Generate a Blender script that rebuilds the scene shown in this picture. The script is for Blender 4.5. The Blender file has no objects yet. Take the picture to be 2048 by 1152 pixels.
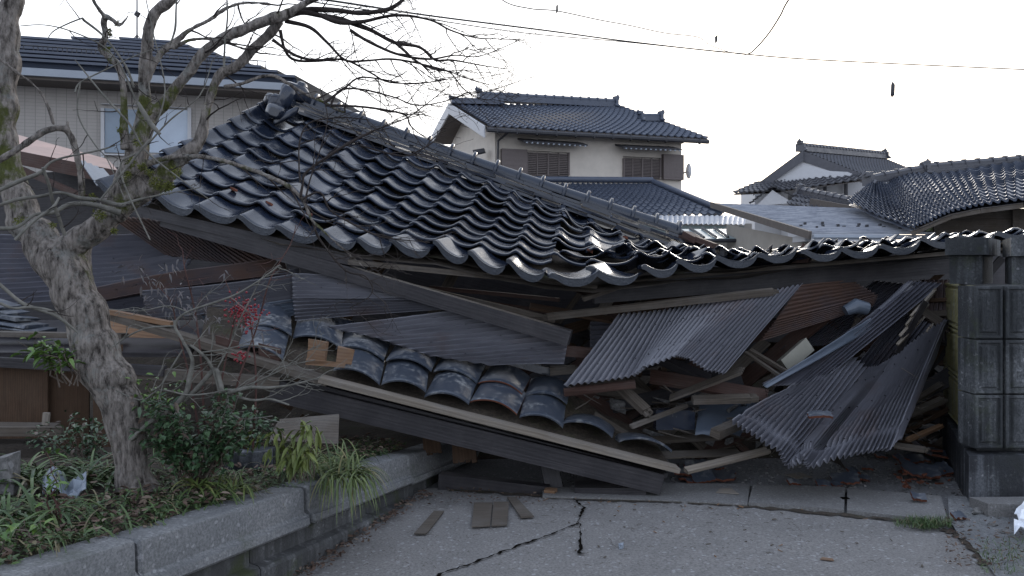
import bpy, bmesh, math, random
from mathutils import Vector, Matrix, noise
R = math.radians
random.seed(7)
scn = bpy.context.scene

# ---------------------------------------------------------------- camera
H, F, YH = 1.5, 1593.0, 540.0
cam = bpy.data.cameras.new("camera"); cam.lens = 28.0; cam.sensor_width = 36
cam.shift_y = -36 / 2048; cam.clip_end = 3000; cam.clip_start = 0.05
camo = bpy.data.objects.new("camera", cam); camo.location = (0, 0, H)
camo.rotation_euler = (R(90), 0, 0); scn.collection.objects.link(camo); scn.camera = camo

# ---------------------------------------------------------------- sky and sun (pale overcast, glow low on the right)
SUN_EL, SUN_AZ = R(14), R(22)          # azimuth measured from +Y towards +X
world = bpy.data.worlds.new("World"); scn.world = world; world.use_nodes = True
nt = world.node_tree; nt.nodes.clear()
def N(nt, t, **k):
    n = nt.nodes.new(t)
    for a, b in k.items(): setattr(n, a, b)
    return n
sky = N(nt, 'ShaderNodeTexSky', sky_type='NISHITA'); sky.sun_disc = False
sky.sun_elevation = SUN_EL; sky.sun_rotation = SUN_AZ; sky.air_density = 1.0; sky.dust_density = 3.0
tc = N(nt, 'ShaderNodeTexCoord'); sep = N(nt, 'ShaderNodeSeparateXYZ')
nt.links.new(tc.outputs['Generated'], sep.inputs[0])
ramp = N(nt, 'ShaderNodeValToRGB')
ramp.color_ramp.elements[0].position = 0.0; ramp.color_ramp.elements[0].color = (0.62, 0.68, 0.80, 1)   # behind the camera
ramp.color_ramp.elements[1].position = 1.0; ramp.color_ramp.elements[1].color = (0.86, 0.86, 0.87, 1)
e = ramp.color_ramp.elements.new(0.5); e.color = (0.68, 0.74, 0.87, 1)
e = ramp.color_ramp.elements.new(0.74); e.color = (0.76, 0.80, 0.88, 1)
dot = N(nt, 'ShaderNodeVectorMath', operation='DOT_PRODUCT')
dot.inputs[1].default_value = (math.sin(R(10)) , math.cos(R(10)), 0.0)
nt.links.new(tc.outputs['Generated'], dot.inputs[0])
mr = N(nt, 'ShaderNodeMapRange'); mr.inputs[1].default_value = -1; mr.inputs[2].default_value = 1
nt.links.new(dot.outputs['Value'], mr.inputs[0]); nt.links.new(mr.outputs[0], ramp.inputs[0])
cloud = N(nt, 'ShaderNodeMix', data_type='RGBA', blend_type='MULTIPLY'); cloud.inputs[0].default_value = 1
nt.links.new(ramp.outputs[0], cloud.inputs[6]); cloud.inputs[7].default_value = (8.4, 8.4, 8.4, 1)
cn_ = N(nt, 'ShaderNodeTexNoise'); cn_.inputs['Scale'].default_value = 2.2; cn_.inputs['Detail'].default_value = 4
nt.links.new(tc.outputs['Generated'], cn_.inputs['Vector'])
zr = N(nt, 'ShaderNodeValToRGB'); zr.color_ramp.elements[0].position = 0.30; zr.color_ramp.elements[0].color = (1.12, 1.10, 1.07, 1)
zr.color_ramp.elements[1].position = 0.95; zr.color_ramp.elements[1].color = (0.62, 0.66, 0.72, 1)
za = N(nt, 'ShaderNodeMath', operation='MULTIPLY_ADD'); za.inputs[1].default_value = 0.5; nt.links.new(cn_.outputs[0], za.inputs[0])
nt.links.new(sep.outputs[2], za.inputs[2]); nt.links.new(za.outputs[0], zr.inputs[0])
cm2 = N(nt, 'ShaderNodeMix', data_type='RGBA', blend_type='MULTIPLY'); cm2.inputs[0].default_value = 1
nt.links.new(cloud.outputs[2], cm2.inputs[6]); nt.links.new(zr.outputs[0], cm2.inputs[7])
mix = N(nt, 'ShaderNodeMix', data_type='RGBA'); mix.inputs[0].default_value = 0.93      # thick cloud over the clear sky
nt.links.new(sky.outputs[0], mix.inputs[6]); nt.links.new(cm2.outputs[2], mix.inputs[7])
bg = N(nt, 'ShaderNodeBackground'); bg.inputs[1].default_value = 0.12
out = N(nt, 'ShaderNodeOutputWorld')
nt.links.new(mix.outputs[2], bg.inputs[0]); nt.links.new(bg.outputs[0], out.inputs[0])
sl = bpy.data.lights.new("sun", 'SUN'); sl.energy = 0.5; sl.angle = R(14); sl.color = (1, 0.93, 0.84)
so = bpy.data.objects.new("sun", sl); scn.collection.objects.link(so)
sd = Vector((math.sin(SUN_AZ) * math.cos(SUN_EL), math.cos(SUN_AZ) * math.cos(SUN_EL), math.sin(SUN_EL)))
so.rotation_euler = sd.to_track_quat('Z', 'Y').to_euler(); so.location = (0, 0, 30)
scn.view_settings.view_transform = 'Standard'; scn.view_settings.look = 'None'
scn.view_settings.exposure = 1.15; scn.view_settings.gamma = 1

# ---------------------------------------------------------------- helpers
def P(x, y, D): return Vector(((x - 1024) / F * D, D, H - (y - YH) / F * D))
def G(x, y, z=0.0):
    D = F * (H - z) / (y - YH); return P(x, y, D)
def rnd(a, b): return random.uniform(a, b)
def lerp(a, b, t): return a + (b - a) * t
def poly_at(pts, s):
    n = len(pts) - 1; s = max(0.0, min(1.0, s)) * n; i = min(int(s), n - 1)
    return pts[i].lerp(pts[i + 1], s - i)
def smooth_poly(pts, k=5):
    """catmull-rom through pts (Vectors or tuples)"""
    out = []
    n = len(pts)
    for i in range(n - 1):
        p0 = pts[max(i - 1, 0)]; p1 = pts[i]; p2 = pts[i + 1]; p3 = pts[min(i + 2, n - 1)]
        for j in range(k):
            t = j / k
            out.append(tuple(0.5 * ((2 * b) + (-a + c) * t + (2 * a - 5 * b + 4 * c - d) * t * t + (-a + 3 * b - 3 * c + d) * t ** 3)
                             for a, b, c, d in zip(p0, p1, p2, p3)))
    out.append(tuple(pts[-1])); return out

class MB:
    def __init__(s): s.v = []; s.f = []; s.uv = []; s.m = []
    def face(s, pts, uvs=None, m=0):
        b = len(s.v); s.v += [tuple(p) for p in pts]; s.f.append(list(range(b, b + len(pts))))
        s.uv.append(uvs or [(0, 0)] * len(pts)); s.m.append(m)
    def grid(s, rows, uvs=None, m=0, flip=False):
        b = len(s.v); nr = len(rows); nc = len(rows[0])
        for r in rows: s.v += [tuple(p) for p in r]
        for i in range(nr - 1):
            for j in range(nc - 1):
                q = [(i, j), (i, j + 1), (i + 1, j + 1), (i + 1, j)]
                if flip: q.reverse()
                s.f.append([b + a * nc + c for a, c in q])
                s.uv.append([uvs[a][c] for a, c in q] if uvs else [(0, 0)] * 4); s.m.append(m)
    def box(s, c, ax, ay, az, m=0, jit=0.0):
        """c centre, ax/ay/az half-extent vectors; uv in metres with u along the longest axis (ax)"""
        lx, ly, lz = ax.length * 2, ay.length * 2, az.length * 2
        o = rnd(0, 50)
        P8 = {}
        for i in (-1, 1):
            for j in (-1, 1):
                for k in (-1, 1):
                    P8[i, j, k] = c + ax * i + ay * j + az * k + Vector((rnd(-jit, jit), rnd(-jit, jit), rnd(-jit, jit)))
        def q(a, la, lb, off):
            s.face([P8[t] for t in a], [(o, off), (o + la, off), (o + la, off + lb), (o, off + lb)], m)
        q([(-1, -1, 1), (1, -1, 1), (1, 1, 1), (-1, 1, 1)], lx, ly, o)
        q([(-1, 1, -1), (1, 1, -1), (1, -1, -1), (-1, -1, -1)], lx, ly, o + 3)
        q([(-1, -1, -1), (1, -1, -1), (1, -1, 1), (-1, -1, 1)], lx, lz, o + 5)
        q([(1, 1, -1), (-1, 1, -1), (-1, 1, 1), (1, 1, 1)], lx, lz, o + 7)
        q([(1, -1, -1), (1, 1, -1), (1, 1, 1), (1, -1, 1)], ly, lz, o + 9)
        q([(-1, 1, -1), (-1, -1, -1), (-1, -1, 1), (-1, 1, 1)], ly, lz, o + 11)
    def tube(s, pts, rads, n=8, m=0, cap=True, uvs=1.0):
        if len(pts) < 2: return
        pts = [Vector(p) for p in pts]
        up = Vector((0.13, 0.31, 0.94)); rows = []; uv = []; L = 0
        for i, p in enumerate(pts):
            t = (pts[min(i + 1, len(pts) - 1)] - pts[max(i - 1, 0)])
            if t.length < 1e-7: t = Vector((0, 0, 1))
            t.normalize(); a = up - t * up.dot(t)
            if a.length < 0.05: a = Vector((1, 0, 0)) - t * t.x
            a.normalize(); up = a; b = t.cross(a)
            if i: L += (p - pts[i - 1]).length
            rows.append([p + (a * math.cos(2 * math.pi * j / n) + b * math.sin(2 * math.pi * j / n)) * rads[i] for j in range(n + 1)])
            uv.append([(L * uvs, j / n) for j in range(n + 1)])
        base = len(s.v); nr = len(rows)
        for r in rows: s.v += [tuple(q) for q in r[:-1]]
        for i in range(nr - 1):
            for j in range(n):
                j2 = (j + 1) % n
                s.f.append([base + i * n + j, base + i * n + j2, base + (i + 1) * n + j2, base + (i + 1) * n + j])
                s.uv.append([uv[i][j], uv[i][j + 1], uv[i + 1][j + 1], uv[i + 1][j]]); s.m.append(m)
        if cap:
            s.f.append([base + j for j in reversed(range(n))]); s.uv.append([(0, 0)] * n); s.m.append(m)
            s.f.append([base + (nr - 1) * n + j for j in range(n)]); s.uv.append([(0, 0)] * n); s.m.append(m)
    def build(s, name, mats, parent=None, smooth=None):
        me = bpy.data.meshes.new(name); me.from_pydata(s.v, [], s.f)
        if not isinstance(mats, (list, tuple)): mats = [mats]
        for x in mats: me.materials.append(x)
        uvl = me.uv_layers.new(name="UVMap"); flat = []
        for u in s.uv:
            for a in u: flat += [a[0], a[1]]
        uvl.data.foreach_set('uv', flat)
        me.polygons.foreach_set('material_index', s.m)
        if smooth is not None:
            me.polygons.foreach_set('use_smooth', [True] * len(me.polygons))
            me.set_sharp_from_angle(angle=R(smooth))
        me.update()
        o = bpy.data.objects.new(name, me); scn.collection.objects.link(o)
        if parent:
            o.parent = parent; w = Vector((0, 0, 0)); q = parent
            while q: w += q.location; q = q.parent
            o.location = -w
        return o
def tag(o, label=None, cat=None, group=None, kind=None):
    if label: o['label'] = label
    if cat: o['category'] = cat
    if group: o['group'] = group
    if kind: o['kind'] = kind
    return o
def thing(name, label, cat, loc=(0, 0, 0), group=None):
    o = bpy.data.objects.new(name, None); scn.collection.objects.link(o); o.location = loc
    o.empty_display_size = 0.1
    return tag(o, label, cat, group)

# ---------------------------------------------------------------- materials
def mat(name):
    m = bpy.data.materials.new(name); m.use_nodes = True; t = m.node_tree; t.nodes.clear()
    o = N(t, 'ShaderNodeOutputMaterial'); b = N(t, 'ShaderNodeBsdfPrincipled'); t.links.new(b.outputs[0], o.inputs[0])
    return m, t, b
def coords(t, kind='Object', scale=(1, 1, 1)):
    c = N(t, 'ShaderNodeTexCoord'); mp = N(t, 'ShaderNodeMapping'); mp.inputs['Scale'].default_value = scale
    t.links.new(c.outputs[kind], mp.inputs[0]); return mp.outputs[0]
def tnoise(t, vec, scale, detail=4, rough=0.55, dist=0.0):
    n = N(t, 'ShaderNodeTexNoise'); n.inputs['Scale'].default_value = scale; n.inputs['Detail'].default_value = detail
    n.inputs['Roughness'].default_value = rough; n.inputs['Distortion'].default_value = dist
    t.links.new(vec, n.inputs['Vector']); return n.outputs[0]
def cramp(t, fac, stops, interp='LINEAR'):
    r = N(t, 'ShaderNodeValToRGB'); el = r.color_ramp.elements; r.color_ramp.interpolation = interp
    while len(el) < len(stops): el.new(0.5)
    for e_, (p, c) in zip(el, stops):
        e_.position = p; e_.color = (c[0], c[1], c[2], 1) if isinstance(c, (tuple, list)) else (c, c, c, 1)
    t.links.new(fac, r.inputs[0]); return r.outputs[0]
def cmix(t, fac, a, b, mode='MIX'):
    m = N(t, 'ShaderNodeMix', data_type='RGBA', blend_type=mode)
    for s_, x in ((m.inputs[0], fac), (m.inputs[6], a), (m.inputs[7], b)):
        if hasattr(x, 'is_output') or hasattr(x, 'links'): t.links.new(x, s_)
        elif isinstance(x, (tuple, list)): s_.default_value = (x[0], x[1], x[2], 1)
        else: s_.default_value = x
    return m.outputs[2]
def bump(t, b, h, strength=0.3, dist=0.01, prev=None):
    n = N(t, 'ShaderNodeBump'); n.inputs['Strength'].default_value = strength; n.inputs['Distance'].default_value = dist
    t.links.new(h, n.inputs['Height'])
    if prev: t.links.new(prev, n.inputs['Normal'])
    t.links.new(n.outputs[0], b.inputs['Normal']); return n.outputs[0]
def mathn(t, op, a, b=None):
    n = N(t, 'ShaderNodeMath', operation=op)
    for i, x in enumerate((a, b)):
        if x is None: continue
        if hasattr(x, 'links'): t.links.new(x, n.inputs[i])
        else: n.inputs[i].default_value = x
    return n.outputs[0]

def m_tile(name, c1, c2, rough=0.28, dust=0.35, dcol=(0.10, 0.085, 0.065), bscale=1.0, isl=False, streak=None):
    m, t, b = mat(name); v = coords(t)
    n1 = cramp(t, tnoise(t, coords(t, 'Object', streak), 1.6, 4, 0.7), [(.35, 0.), (.65, 1.)]) if streak else tnoise(t, v, 2.2 * bscale, 5, 0.6); n2 = tnoise(t, v, 26 * bscale, 4, 0.6)
    c = cmix(t, n1, c1, c2)
    if isl:
        g_ = N(t, 'ShaderNodeNewGeometry'); c = cmix(t, cramp(t, g_.outputs['Random Per Island'], [(0.0, 0.0), (1.0, 0.5)]), c, tuple(x * 1.7 for x in c2))
    d = cramp(t, mathn(t, 'MULTIPLY', tnoise(t, v, 5.5 * bscale, 8, 0.72), n2), [(0.26, 0.0), (0.46, dust)])
    c = cmix(t, d, c, dcol); t.links.new(c, b.inputs['Base Color'])
    r = cramp(t, tnoise(t, v, 9 * bscale, 6, 0.7), [(0.35, rough), (0.75, min(rough + 0.2, 1))])
    r2 = mathn(t, 'ADD', r, mathn(t, 'MULTIPLY', d, 0.6)); t.links.new(r2, b.inputs['Roughness'])
    b.inputs['Specular IOR Level'].default_value = 0.5
    bump(t, b, tnoise(t, v, 60 * bscale, 4), 0.12, 0.004); return m
def m_wood(name, c1, c2, rough=0.8, grain=60, contrast=0.5, weather_sheen=0.3, weather_sheen_col=(0.16, 0.15, 0.14)):
    m, t, b = mat(name)
    v = coords(t, 'UV', (2.6, grain, 1)); vo = coords(t)
    g = tnoise(t, v, 1.0, 6, 0.68, 1.3)
    v2 = coords(t, 'UV', (1.6, 12, 1))
    w = N(t, 'ShaderNodeTexWave'); w.wave_type = 'RINGS'; w.inputs['Scale'].default_value = 1.1; w.inputs['Distortion'].default_value = 7
    w.inputs['Detail'].default_value = 3; w.inputs['Detail Scale'].default_value = 1.2; t.links.new(v2, w.inputs[0])
    gg = mathn(t, 'ADD', mathn(t, 'MULTIPLY', g, 0.8), mathn(t, 'MULTIPLY', w.outputs[1] if len(w.outputs) > 1 else w.outputs[0], 0.2))
    f = cramp(t, gg, [(0.5 - contrast / 2, 0.0), (0.5 + contrast / 2, 1.0)])
    c = cmix(t, f, c1, c2)
    wt = cramp(t, tnoise(t, vo, 3.5, 7, 0.7), [(0.45, 0.0), (0.72, weather_sheen)])
    c = cmix(t, wt, c, weather_sheen_col)
    t.links.new(c, b.inputs['Base Color']); b.inputs['Roughness'].default_value = rough
    b.inputs['Specular IOR Level'].default_value = 0.3
    bump(t, b, gg, 0.5, 0.004); return m
def m_corr(name, c1, c2, rust=(0.075, 0.042, 0.032), rmin=0.5, rmax=0.75, rough=0.42):
    m, t, b = mat(name); v = coords(t); uv = coords(t, 'UV', (1, 1, 1))
    su = coords(t, 'UV', (3, 26, 1))
    n1 = tnoise(t, v, 1.8, 6, 0.6); st = tnoise(t, su, 1.0, 5, 0.6)
    c = cmix(t, cramp(t, st, [(0.3, 0.0), (0.7, 1.0)]), c1, c2)
    rf = cramp(t, mathn(t, 'ADD', mathn(t, 'MULTIPLY', n1, 0.72), mathn(t, 'MULTIPLY', st, 0.28)), [(rmin, 0.0), (rmax, 0.9)])
    c = cmix(t, rf, c, rust)
    ch = cramp(t, tnoise(t, v, 34, 5, 0.75), [(0.66, 0.0), (0.74, 0.55)])
    c = cmix(t, ch, c, (0.20, 0.20, 0.21))
    t.links.new(c, b.inputs['Base Color'])
    rr = mathn(t, 'ADD', mathn(t, 'MULTIPLY', rf, 0.35), rough); t.links.new(rr, b.inputs['Roughness'])
    b.inputs['Specular IOR Level'].default_value = 0.45
    bump(t, b, tnoise(t, v, 9, 6, 0.6), 0.25, 0.012); return m
def m_stone(name, cols, scale=90, rough=0.85, stain=None, moss=0.0, bs=0.5, speck=0.4, speckc=(0.35, 0.35, 0.36), ss=14, sr=(0.17, 0.27)):
    m, t, b = mat(name); v = coords(t)
    n1 = tnoise(t, v, 2.5, 8, 0.65); n2 = tnoise(t, v, scale, 4, 0.7)
    vo = N(t, 'ShaderNodeTexVoronoi'); vo.inputs['Scale'].default_value = scale * 0.9; t.links.new(v, vo.inputs['Vector'])
    c = cmix(t, cramp(t, n1, [(0.3, 0.0), (0.7, 1.0)]), cols[0], cols[1])
    c = cmix(t, cramp(t, n2, [(0.35, 0.75), (0.65, 0.0)]), c, tuple(x * 0.45 for x in cols[0]))
    sp = cramp(t, vo.outputs['Color'], [(0.82, 0.0), (0.9, speck)])
    c = cmix(t, sp, c, speckc)
    if stain:
        sc = coords(t, 'Object', (ss, ss, 0.5))
        sf = cramp(t, mathn(t, 'MULTIPLY', tnoise(t, sc, 1.0, 4, 0.6), tnoise(t, v, 2.0, 3)), [(sr[0], 0.0), (sr[1], 0.85)])
        c = cmix(t, sf, c, stain)
    if moss:
        mf = cramp(t, tnoise(t, v, 3.5, 9, 0.72), [(0.54, 0.0), (0.66, moss)])
        c = cmix(t, mf, c, (0.035, 0.045, 0.012))
    t.links.new(c, b.inputs['Base Color']); b.inputs['Roughness'].default_value = rough
    b.inputs['Specular IOR Level'].default_value = 0.3
    h = mathn(t, 'ADD', n2, mathn(t, 'MULTIPLY', n1, 1.5))
    bump(t, b, h, bs, 0.006); return m
def m_plain(name, c, rough=0.6, var=0.15, scale=8, metal=0.0, spec=0.4, bs=0.1):
    m, t, b = mat(name); v = coords(t)
    n = tnoise(t, v, scale, 6, 0.65)
    c2 = tuple(min(1, x * (1 + var)) for x in c); c1 = tuple(x * (1 - var) for x in c)
    t.links.new(cmix(t, cramp(t, n, [(0.3, 0.0), (0.7, 1.0)]), c1, c2), b.inputs['Base Color'])
    b.inputs['Roughness'].default_value = rough; b.inputs['Metallic'].default_value = metal
    b.inputs['Specular IOR Level'].default_value = spec
    bump(t, b, tnoise(t, v, scale * 6, 3), bs, 0.005); return m
def m_leaf(name, c1, c2, rough=0.45, c3=None):
    m, t, b = mat(name); v = coords(t)
    g = N(t, 'ShaderNodeNewGeometry'); n = g.outputs['Random Per Island']
    c = cmix(t, n, c1, c2)
    if c3: c = cmix(t, cramp(t, n, [(0.86, 0.0), (0.88, 1.0)]), c, c3)
    c = cmix(t, mathn(t, 'MULTIPLY', tnoise(t, v, 30, 3), 0.5), c, tuple(x * 0.5 for x in c1))
    t.links.new(c, b.inputs['Base Color']); b.inputs['Roughness'].default_value = rough
    b.inputs['Specular IOR Level'].default_value = 0.4
    if 'Subsurface Weight' in b.inputs: pass
    return m
def m_bark(name):
    m, t, b = mat(name); v = coords(t)
    vs = coords(t, 'Object', (1, 1, 0.28))
    n1 = tnoise(t, vs, 40, 8, 0.7); n2 = tnoise(t, v, 7, 6, 0.65); n3 = tnoise(t, v, 3.2, 7, 0.7)
    c = cmix(t, cramp(t, n1, [(0.36, 0.0), (0.60, 1.0)]), (0.03, 0.025, 0.022), (0.27, 0.24, 0.215))
    lich = cramp(t, mathn(t, 'ADD', mathn(t, 'MULTIPLY', n2, .6), mathn(t, 'MULTIPLY', tnoise(t, v, 55, 4, .7), .4)), [(0.53, 0.0), (0.60, 0.6)])
    c = cmix(t, lich, c, (0.22, 0.225, 0.21))
    ge = N(t, 'ShaderNodeNewGeometry'); sx = N(t, 'ShaderNodeSeparateXYZ'); t.links.new(v, sx.inputs[0])
    zb = cramp(t, mathn(t, 'MULTIPLY', sx.outputs[2], .25), [(0.10, 0.0), (0.36, 0.0), (0.42, 1.0), (0.52, 1.0), (0.66, 0.35)])
    mo = cramp(t, mathn(t, 'ADD', n3, mathn(t, 'MULTIPLY', zb, 0.10)), [(0.625, 0.0), (0.69, 0.9)])
    mcol = cmix(t, tnoise(t, v, 60, 3), (0.022, 0.028, 0.006), (0.10, 0.115, 0.02))
    c = cmix(t, mo, c, mcol)
    t.links.new(c, b.inputs['Base Color']); b.inputs['Roughness'].default_value = 0.9; b.inputs['Specular IOR Level'].default_value = 0.2
    vo = N(t, 'ShaderNodeTexVoronoi'); vo.inputs['Scale'].default_value = 55; t.links.new(vs, vo.inputs['Vector'])
    h = mathn(t, 'ADD', mathn(t, 'MULTIPLY', n1, 1.2), mathn(t, 'MULTIPLY', vo.outputs['Distance'], 0.5))
    bump(t, b, h, 1.0, 0.022); return m

M = {}
M['tile'] = m_tile('glazed_roof_tile', (0.005, 0.008, 0.015), (0.014, 0.019, 0.032), 0.11, 0.34, (0.07, 0.056, 0.038), isl=True)
M['tile_dusty'] = m_tile('dusty_roof_tile', (0.018, 0.023, 0.033), (0.042, 0.05, 0.065), 0.28, 1.0, (0.25, 0.25, 0.245), isl=True)
M['tile_ridge'] = m_tile('ridge_tile', (0.009, 0.014, 0.026), (0.02, 0.028, 0.046), 0.16, 0.15)
M['tile_far'] = m_tile('grey_roof_tile', (0.04, 0.05, 0.075), (0.065, 0.078, 0.108), 0.38, 0.4, (0.09, 0.09, 0.10), 0.3)
M['tile_far2'] = m_tile('weathered_roof_tile', (0.04, 0.042, 0.052), (0.085, 0.085, 0.095), 0.42, 0.5, (0.12, 0.11, 0.10), 0.3)
M['tile_side'] = m_plain('orange_clay_break', (0.115, 0.046, 0.030), 0.9, 0.3, 30, spec=0.1, bs=0.4)
M['slate'] = m_tile('flat_slate_tile', (0.035, 0.045, 0.07), (0.055, 0.068, 0.10), 0.3, 0.2, (0.07, 0.07, 0.08), 0.4)
M['wood_dark'] = m_wood('dark_timber', (0.013, 0.012, 0.014), (0.040, 0.037, 0.040), 0.5, 22, 0.8, 0.5, (0.075, 0.068, 0.07))  # pale blotches on this dark timber are painted highlights
M['wood_mid'] = m_wood('weathered_timber', (0.045, 0.037, 0.030), (0.115, 0.095, 0.076), 0.85, 30, 0.6, 0.45)
M['wood_pale'] = m_wood('pale_timber', (0.12, 0.10, 0.08), (0.24, 0.205, 0.165), 0.85, 30, 0.5, 0.4, (0.22, 0.21, 0.20))
M['wood_new'] = m_wood('fresh_split_timber', (0.11, 0.058, 0.030), (0.23, 0.135, 0.075), 0.8, 24, 0.6, 0.35)
M['ply'] = m_wood('brown_plywood', (0.035, 0.02, 0.012), (0.085, 0.05, 0.03), 0.85, 14, 0.6, 0.35, (0.09, 0.065, 0.045))
M['ply_red'] = m_wood('reddish_board', (0.035, 0.018, 0.014), (0.075, 0.04, 0.03), 0.7, 20, 0.5, 0.4, (0.09, 0.08, 0.075))
M['charcoal'] = m_plain('black_interior', (0.006, 0.005, 0.005), 0.95, 0.3, 3, spec=0.05)
M['corr'] = m_corr('purple_grey_corrugated_steel', (0.085, 0.086, 0.100), (0.140, 0.140, 0.158), rmin=0.54, rmax=0.74, rough=0.34)
M['corr_dark'] = m_corr('dark_corrugated_steel', (0.058, 0.059, 0.073), (0.10, 0.10, 0.12), rmin=0.52, rmax=0.70)
M['corr_rust'] = m_corr('rusty_corrugated_steel', (0.055, 0.045, 0.05), (0.09, 0.075, 0.08), (0.085, 0.045, 0.03), 0.40, 0.58, 0.5)
M['corr_blue'] = m_corr('blue_grey_steel', (0.06, 0.075, 0.10), (0.10, 0.12, 0.15), rmin=0.62, rmax=0.8, rough=0.35)
M['ground'] = m_stone('concrete_paving', [(0.185, 0.178, 0.172), (0.26, 0.248, 0.238)], 75, 0.9, None, 0.0, 0.6, 0.5)
M['asphalt'] = m_stone('dark_asphalt', [(0.17, 0.17, 0.175), (0.25, 0.248, 0.25)], 60, 0.9, None, 0.15, 0.7, 0.5)
M['slab'] = m_stone('gutter_concrete', [(0.17, 0.165, 0.16), (0.21, 0.205, 0.20)], 90, 0.9, None, 0.05, 0.4, 0.35)
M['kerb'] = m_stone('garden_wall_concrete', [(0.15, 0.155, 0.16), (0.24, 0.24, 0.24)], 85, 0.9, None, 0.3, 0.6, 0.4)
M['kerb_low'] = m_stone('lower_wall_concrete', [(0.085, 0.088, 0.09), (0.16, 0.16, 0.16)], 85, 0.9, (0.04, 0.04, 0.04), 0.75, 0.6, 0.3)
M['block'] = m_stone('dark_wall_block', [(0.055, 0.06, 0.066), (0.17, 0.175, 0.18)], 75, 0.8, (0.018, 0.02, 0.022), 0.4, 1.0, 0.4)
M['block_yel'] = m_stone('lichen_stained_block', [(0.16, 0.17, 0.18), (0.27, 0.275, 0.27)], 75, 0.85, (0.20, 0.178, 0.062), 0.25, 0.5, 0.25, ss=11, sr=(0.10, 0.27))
M['plinth'] = m_stone('granite_plinth', [(0.075, 0.08, 0.09), (0.14, 0.148, 0.16)], 70, 0.75, (0.012, 0.013, 0.016), 0.1, 0.6, 0.5)
M['soil'] = m_stone('soil', [(0.04, 0.032, 0.025), (0.08, 0.063, 0.047)], 50, 0.95, None, 0.5, 1.0, 0.2, (0.12, 0.09, 0.06))
M['stucco'] = m_plain('cream_stucco', (0.50, 0.455, 0.40), 0.9, 0.08, 3, bs=0.2)
M['beige'] = m_plain('beige_wall', (0.30, 0.275, 0.24), 0.9, 0.08, 3, bs=0.1)
M['shutter'] = m_plain('brown_shutter', (0.11, 0.09, 0.085), 0.6, 0.08, 12)
M['dark_trim'] = m_plain('dark_trim', (0.03, 0.03, 0.035), 0.5, 0.15, 12)
M['soffit'] = m_plain('brown_soffit', (0.10, 0.085, 0.075), 0.8, 0.15, 8)
M['white'] = m_plain('white_paint', (0.42, 0.42, 0.43), 0.6, 0.04, 6)
M['gutter'] = m_plain('pale_grey_gutter', (0.25, 0.275, 0.31), 0.4, 0.06, 6)
M['glass'] = m_plain('window_glass', (0.10, 0.15, 0.21), 0.08, 0.1, 2, spec=0.8, bs=0.0)
M['metalroof'] = m_plain('pale_metal_roof', (0.26, 0.28, 0.32), 0.4, 0.12, 4, spec=0.6)
M['cable'] = m_plain('black_cable', (0.01, 0.012, 0.013), 0.5, 0.1)
M['bark'] = m_bark('grey_mossy_bark')
M['twig'] = m_plain('grey_twig', (0.105, 0.085, 0.07), 0.85, 0.45, 14, spec=0.2)
M['twig_red'] = m_plain('reddish_twig', (0.075, 0.04, 0.035), 0.8, 0.35, 14, spec=0.2)
M['twig_dark'] = m_plain('dark_twig', (0.03, 0.024, 0.022), 0.85, 0.35, 14, spec=0.2)
M['twig_pale'] = m_plain('pale_lichen_twig', (0.13, 0.125, 0.11), 0.9, 0.4, 18, spec=0.15)
M['moss'] = m_leaf('moss_tuft', (0.05, 0.06, 0.01), (0.16, 0.17, 0.03), 0.9)
M['leaf_dark'] = m_leaf('dark_green_leaf', (0.035, 0.07, 0.035), (0.08, 0.14, 0.06), 0.36, (0.10, 0.06, 0.045))
M['leaf_yel'] = m_leaf('yellow_green_leaf', (0.09, 0.12, 0.028), (0.17, 0.20, 0.05), 0.45)
M['leaf_mid'] = m_leaf('mid_green_leaf', (0.07, 0.14, 0.03), (0.14, 0.22, 0.05), 0.4)
M['blade'] = m_leaf('strap_leaf', (0.05, 0.085, 0.022), (0.15, 0.18, 0.05), 0.45, (0.2, 0.17, 0.07))
M['grass'] = m_leaf('grass_blade', (0.035, 0.068, 0.024), (0.10, 0.155, 0.045), 0.45, (0.16, 0.13, 0.07))
M['leaf_dead'] = m_leaf('dead_leaf', (0.06, 0.036, 0.026), (0.13, 0.085, 0.062), 0.8, (0.22, 0.17, 0.13))
M['leaf_mauve'] = m_leaf('greyish_leaf', (0.08, 0.075, 0.075), (0.15, 0.13, 0.13), 0.5)
M['berry'] = m_plain('red_berry', (0.20, 0.010, 0.018), 0.3, 0.2, 40, spec=0.5)
M['plastic'] = m_plain('crumpled_plastic', (0.20, 0.23, 0.27), 0.4, 0.15, 14, spec=0.5)
M['snow'] = m_plain('white_flakes', (0.75, 0.77, 0.80), 0.7, 0.05, 14)
M['cream_box'] = m_plain('cream_casing', (0.24, 0.23, 0.19), 0.6, 0.15, 6)
M['dark_grey'] = m_plain('dark_grey_board', (0.085, 0.085, 0.095), .8)
M['nail'] = m_plain('nail_head', (0.10, 0.10, 0.11), .5)
M['copper'] = m_plain('copper_brown_sheet', (0.30, 0.17, 0.13), 0.4, 0.2, 4, spec=0.6)
M['crack'] = m_plain('crack_shadow_earth', (0.008, 0.007, 0.006), 1.0, 0.2, 20, spec=0)
M['stone'] = m_stone('rock', [(0.13, 0.13, 0.13), (0.24, 0.23, 0.22)], 40, 0.9, None, 0.2)
def m_emboss():
    m, t, b = mat('embossed_tile_face'); uv = coords(t, 'UV', (9, 2.2, 1)); v = coords(t)
    n = tnoise(t, uv, 2.2, 2, 0.5, 1.5); c = cmix(t, tnoise(t, v, 20, 5), (0.007, 0.010, 0.016), (0.028, 0.034, 0.046))
    t.links.new(c, b.inputs['Base Color']); b.inputs['Roughness'].default_value = 0.45
    bump(t, b, cramp(t, n, [(0.46, 0.0), (0.54, 1.0)]), 0.7, 0.008); return m
M['emboss'] = m_emboss()

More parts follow.
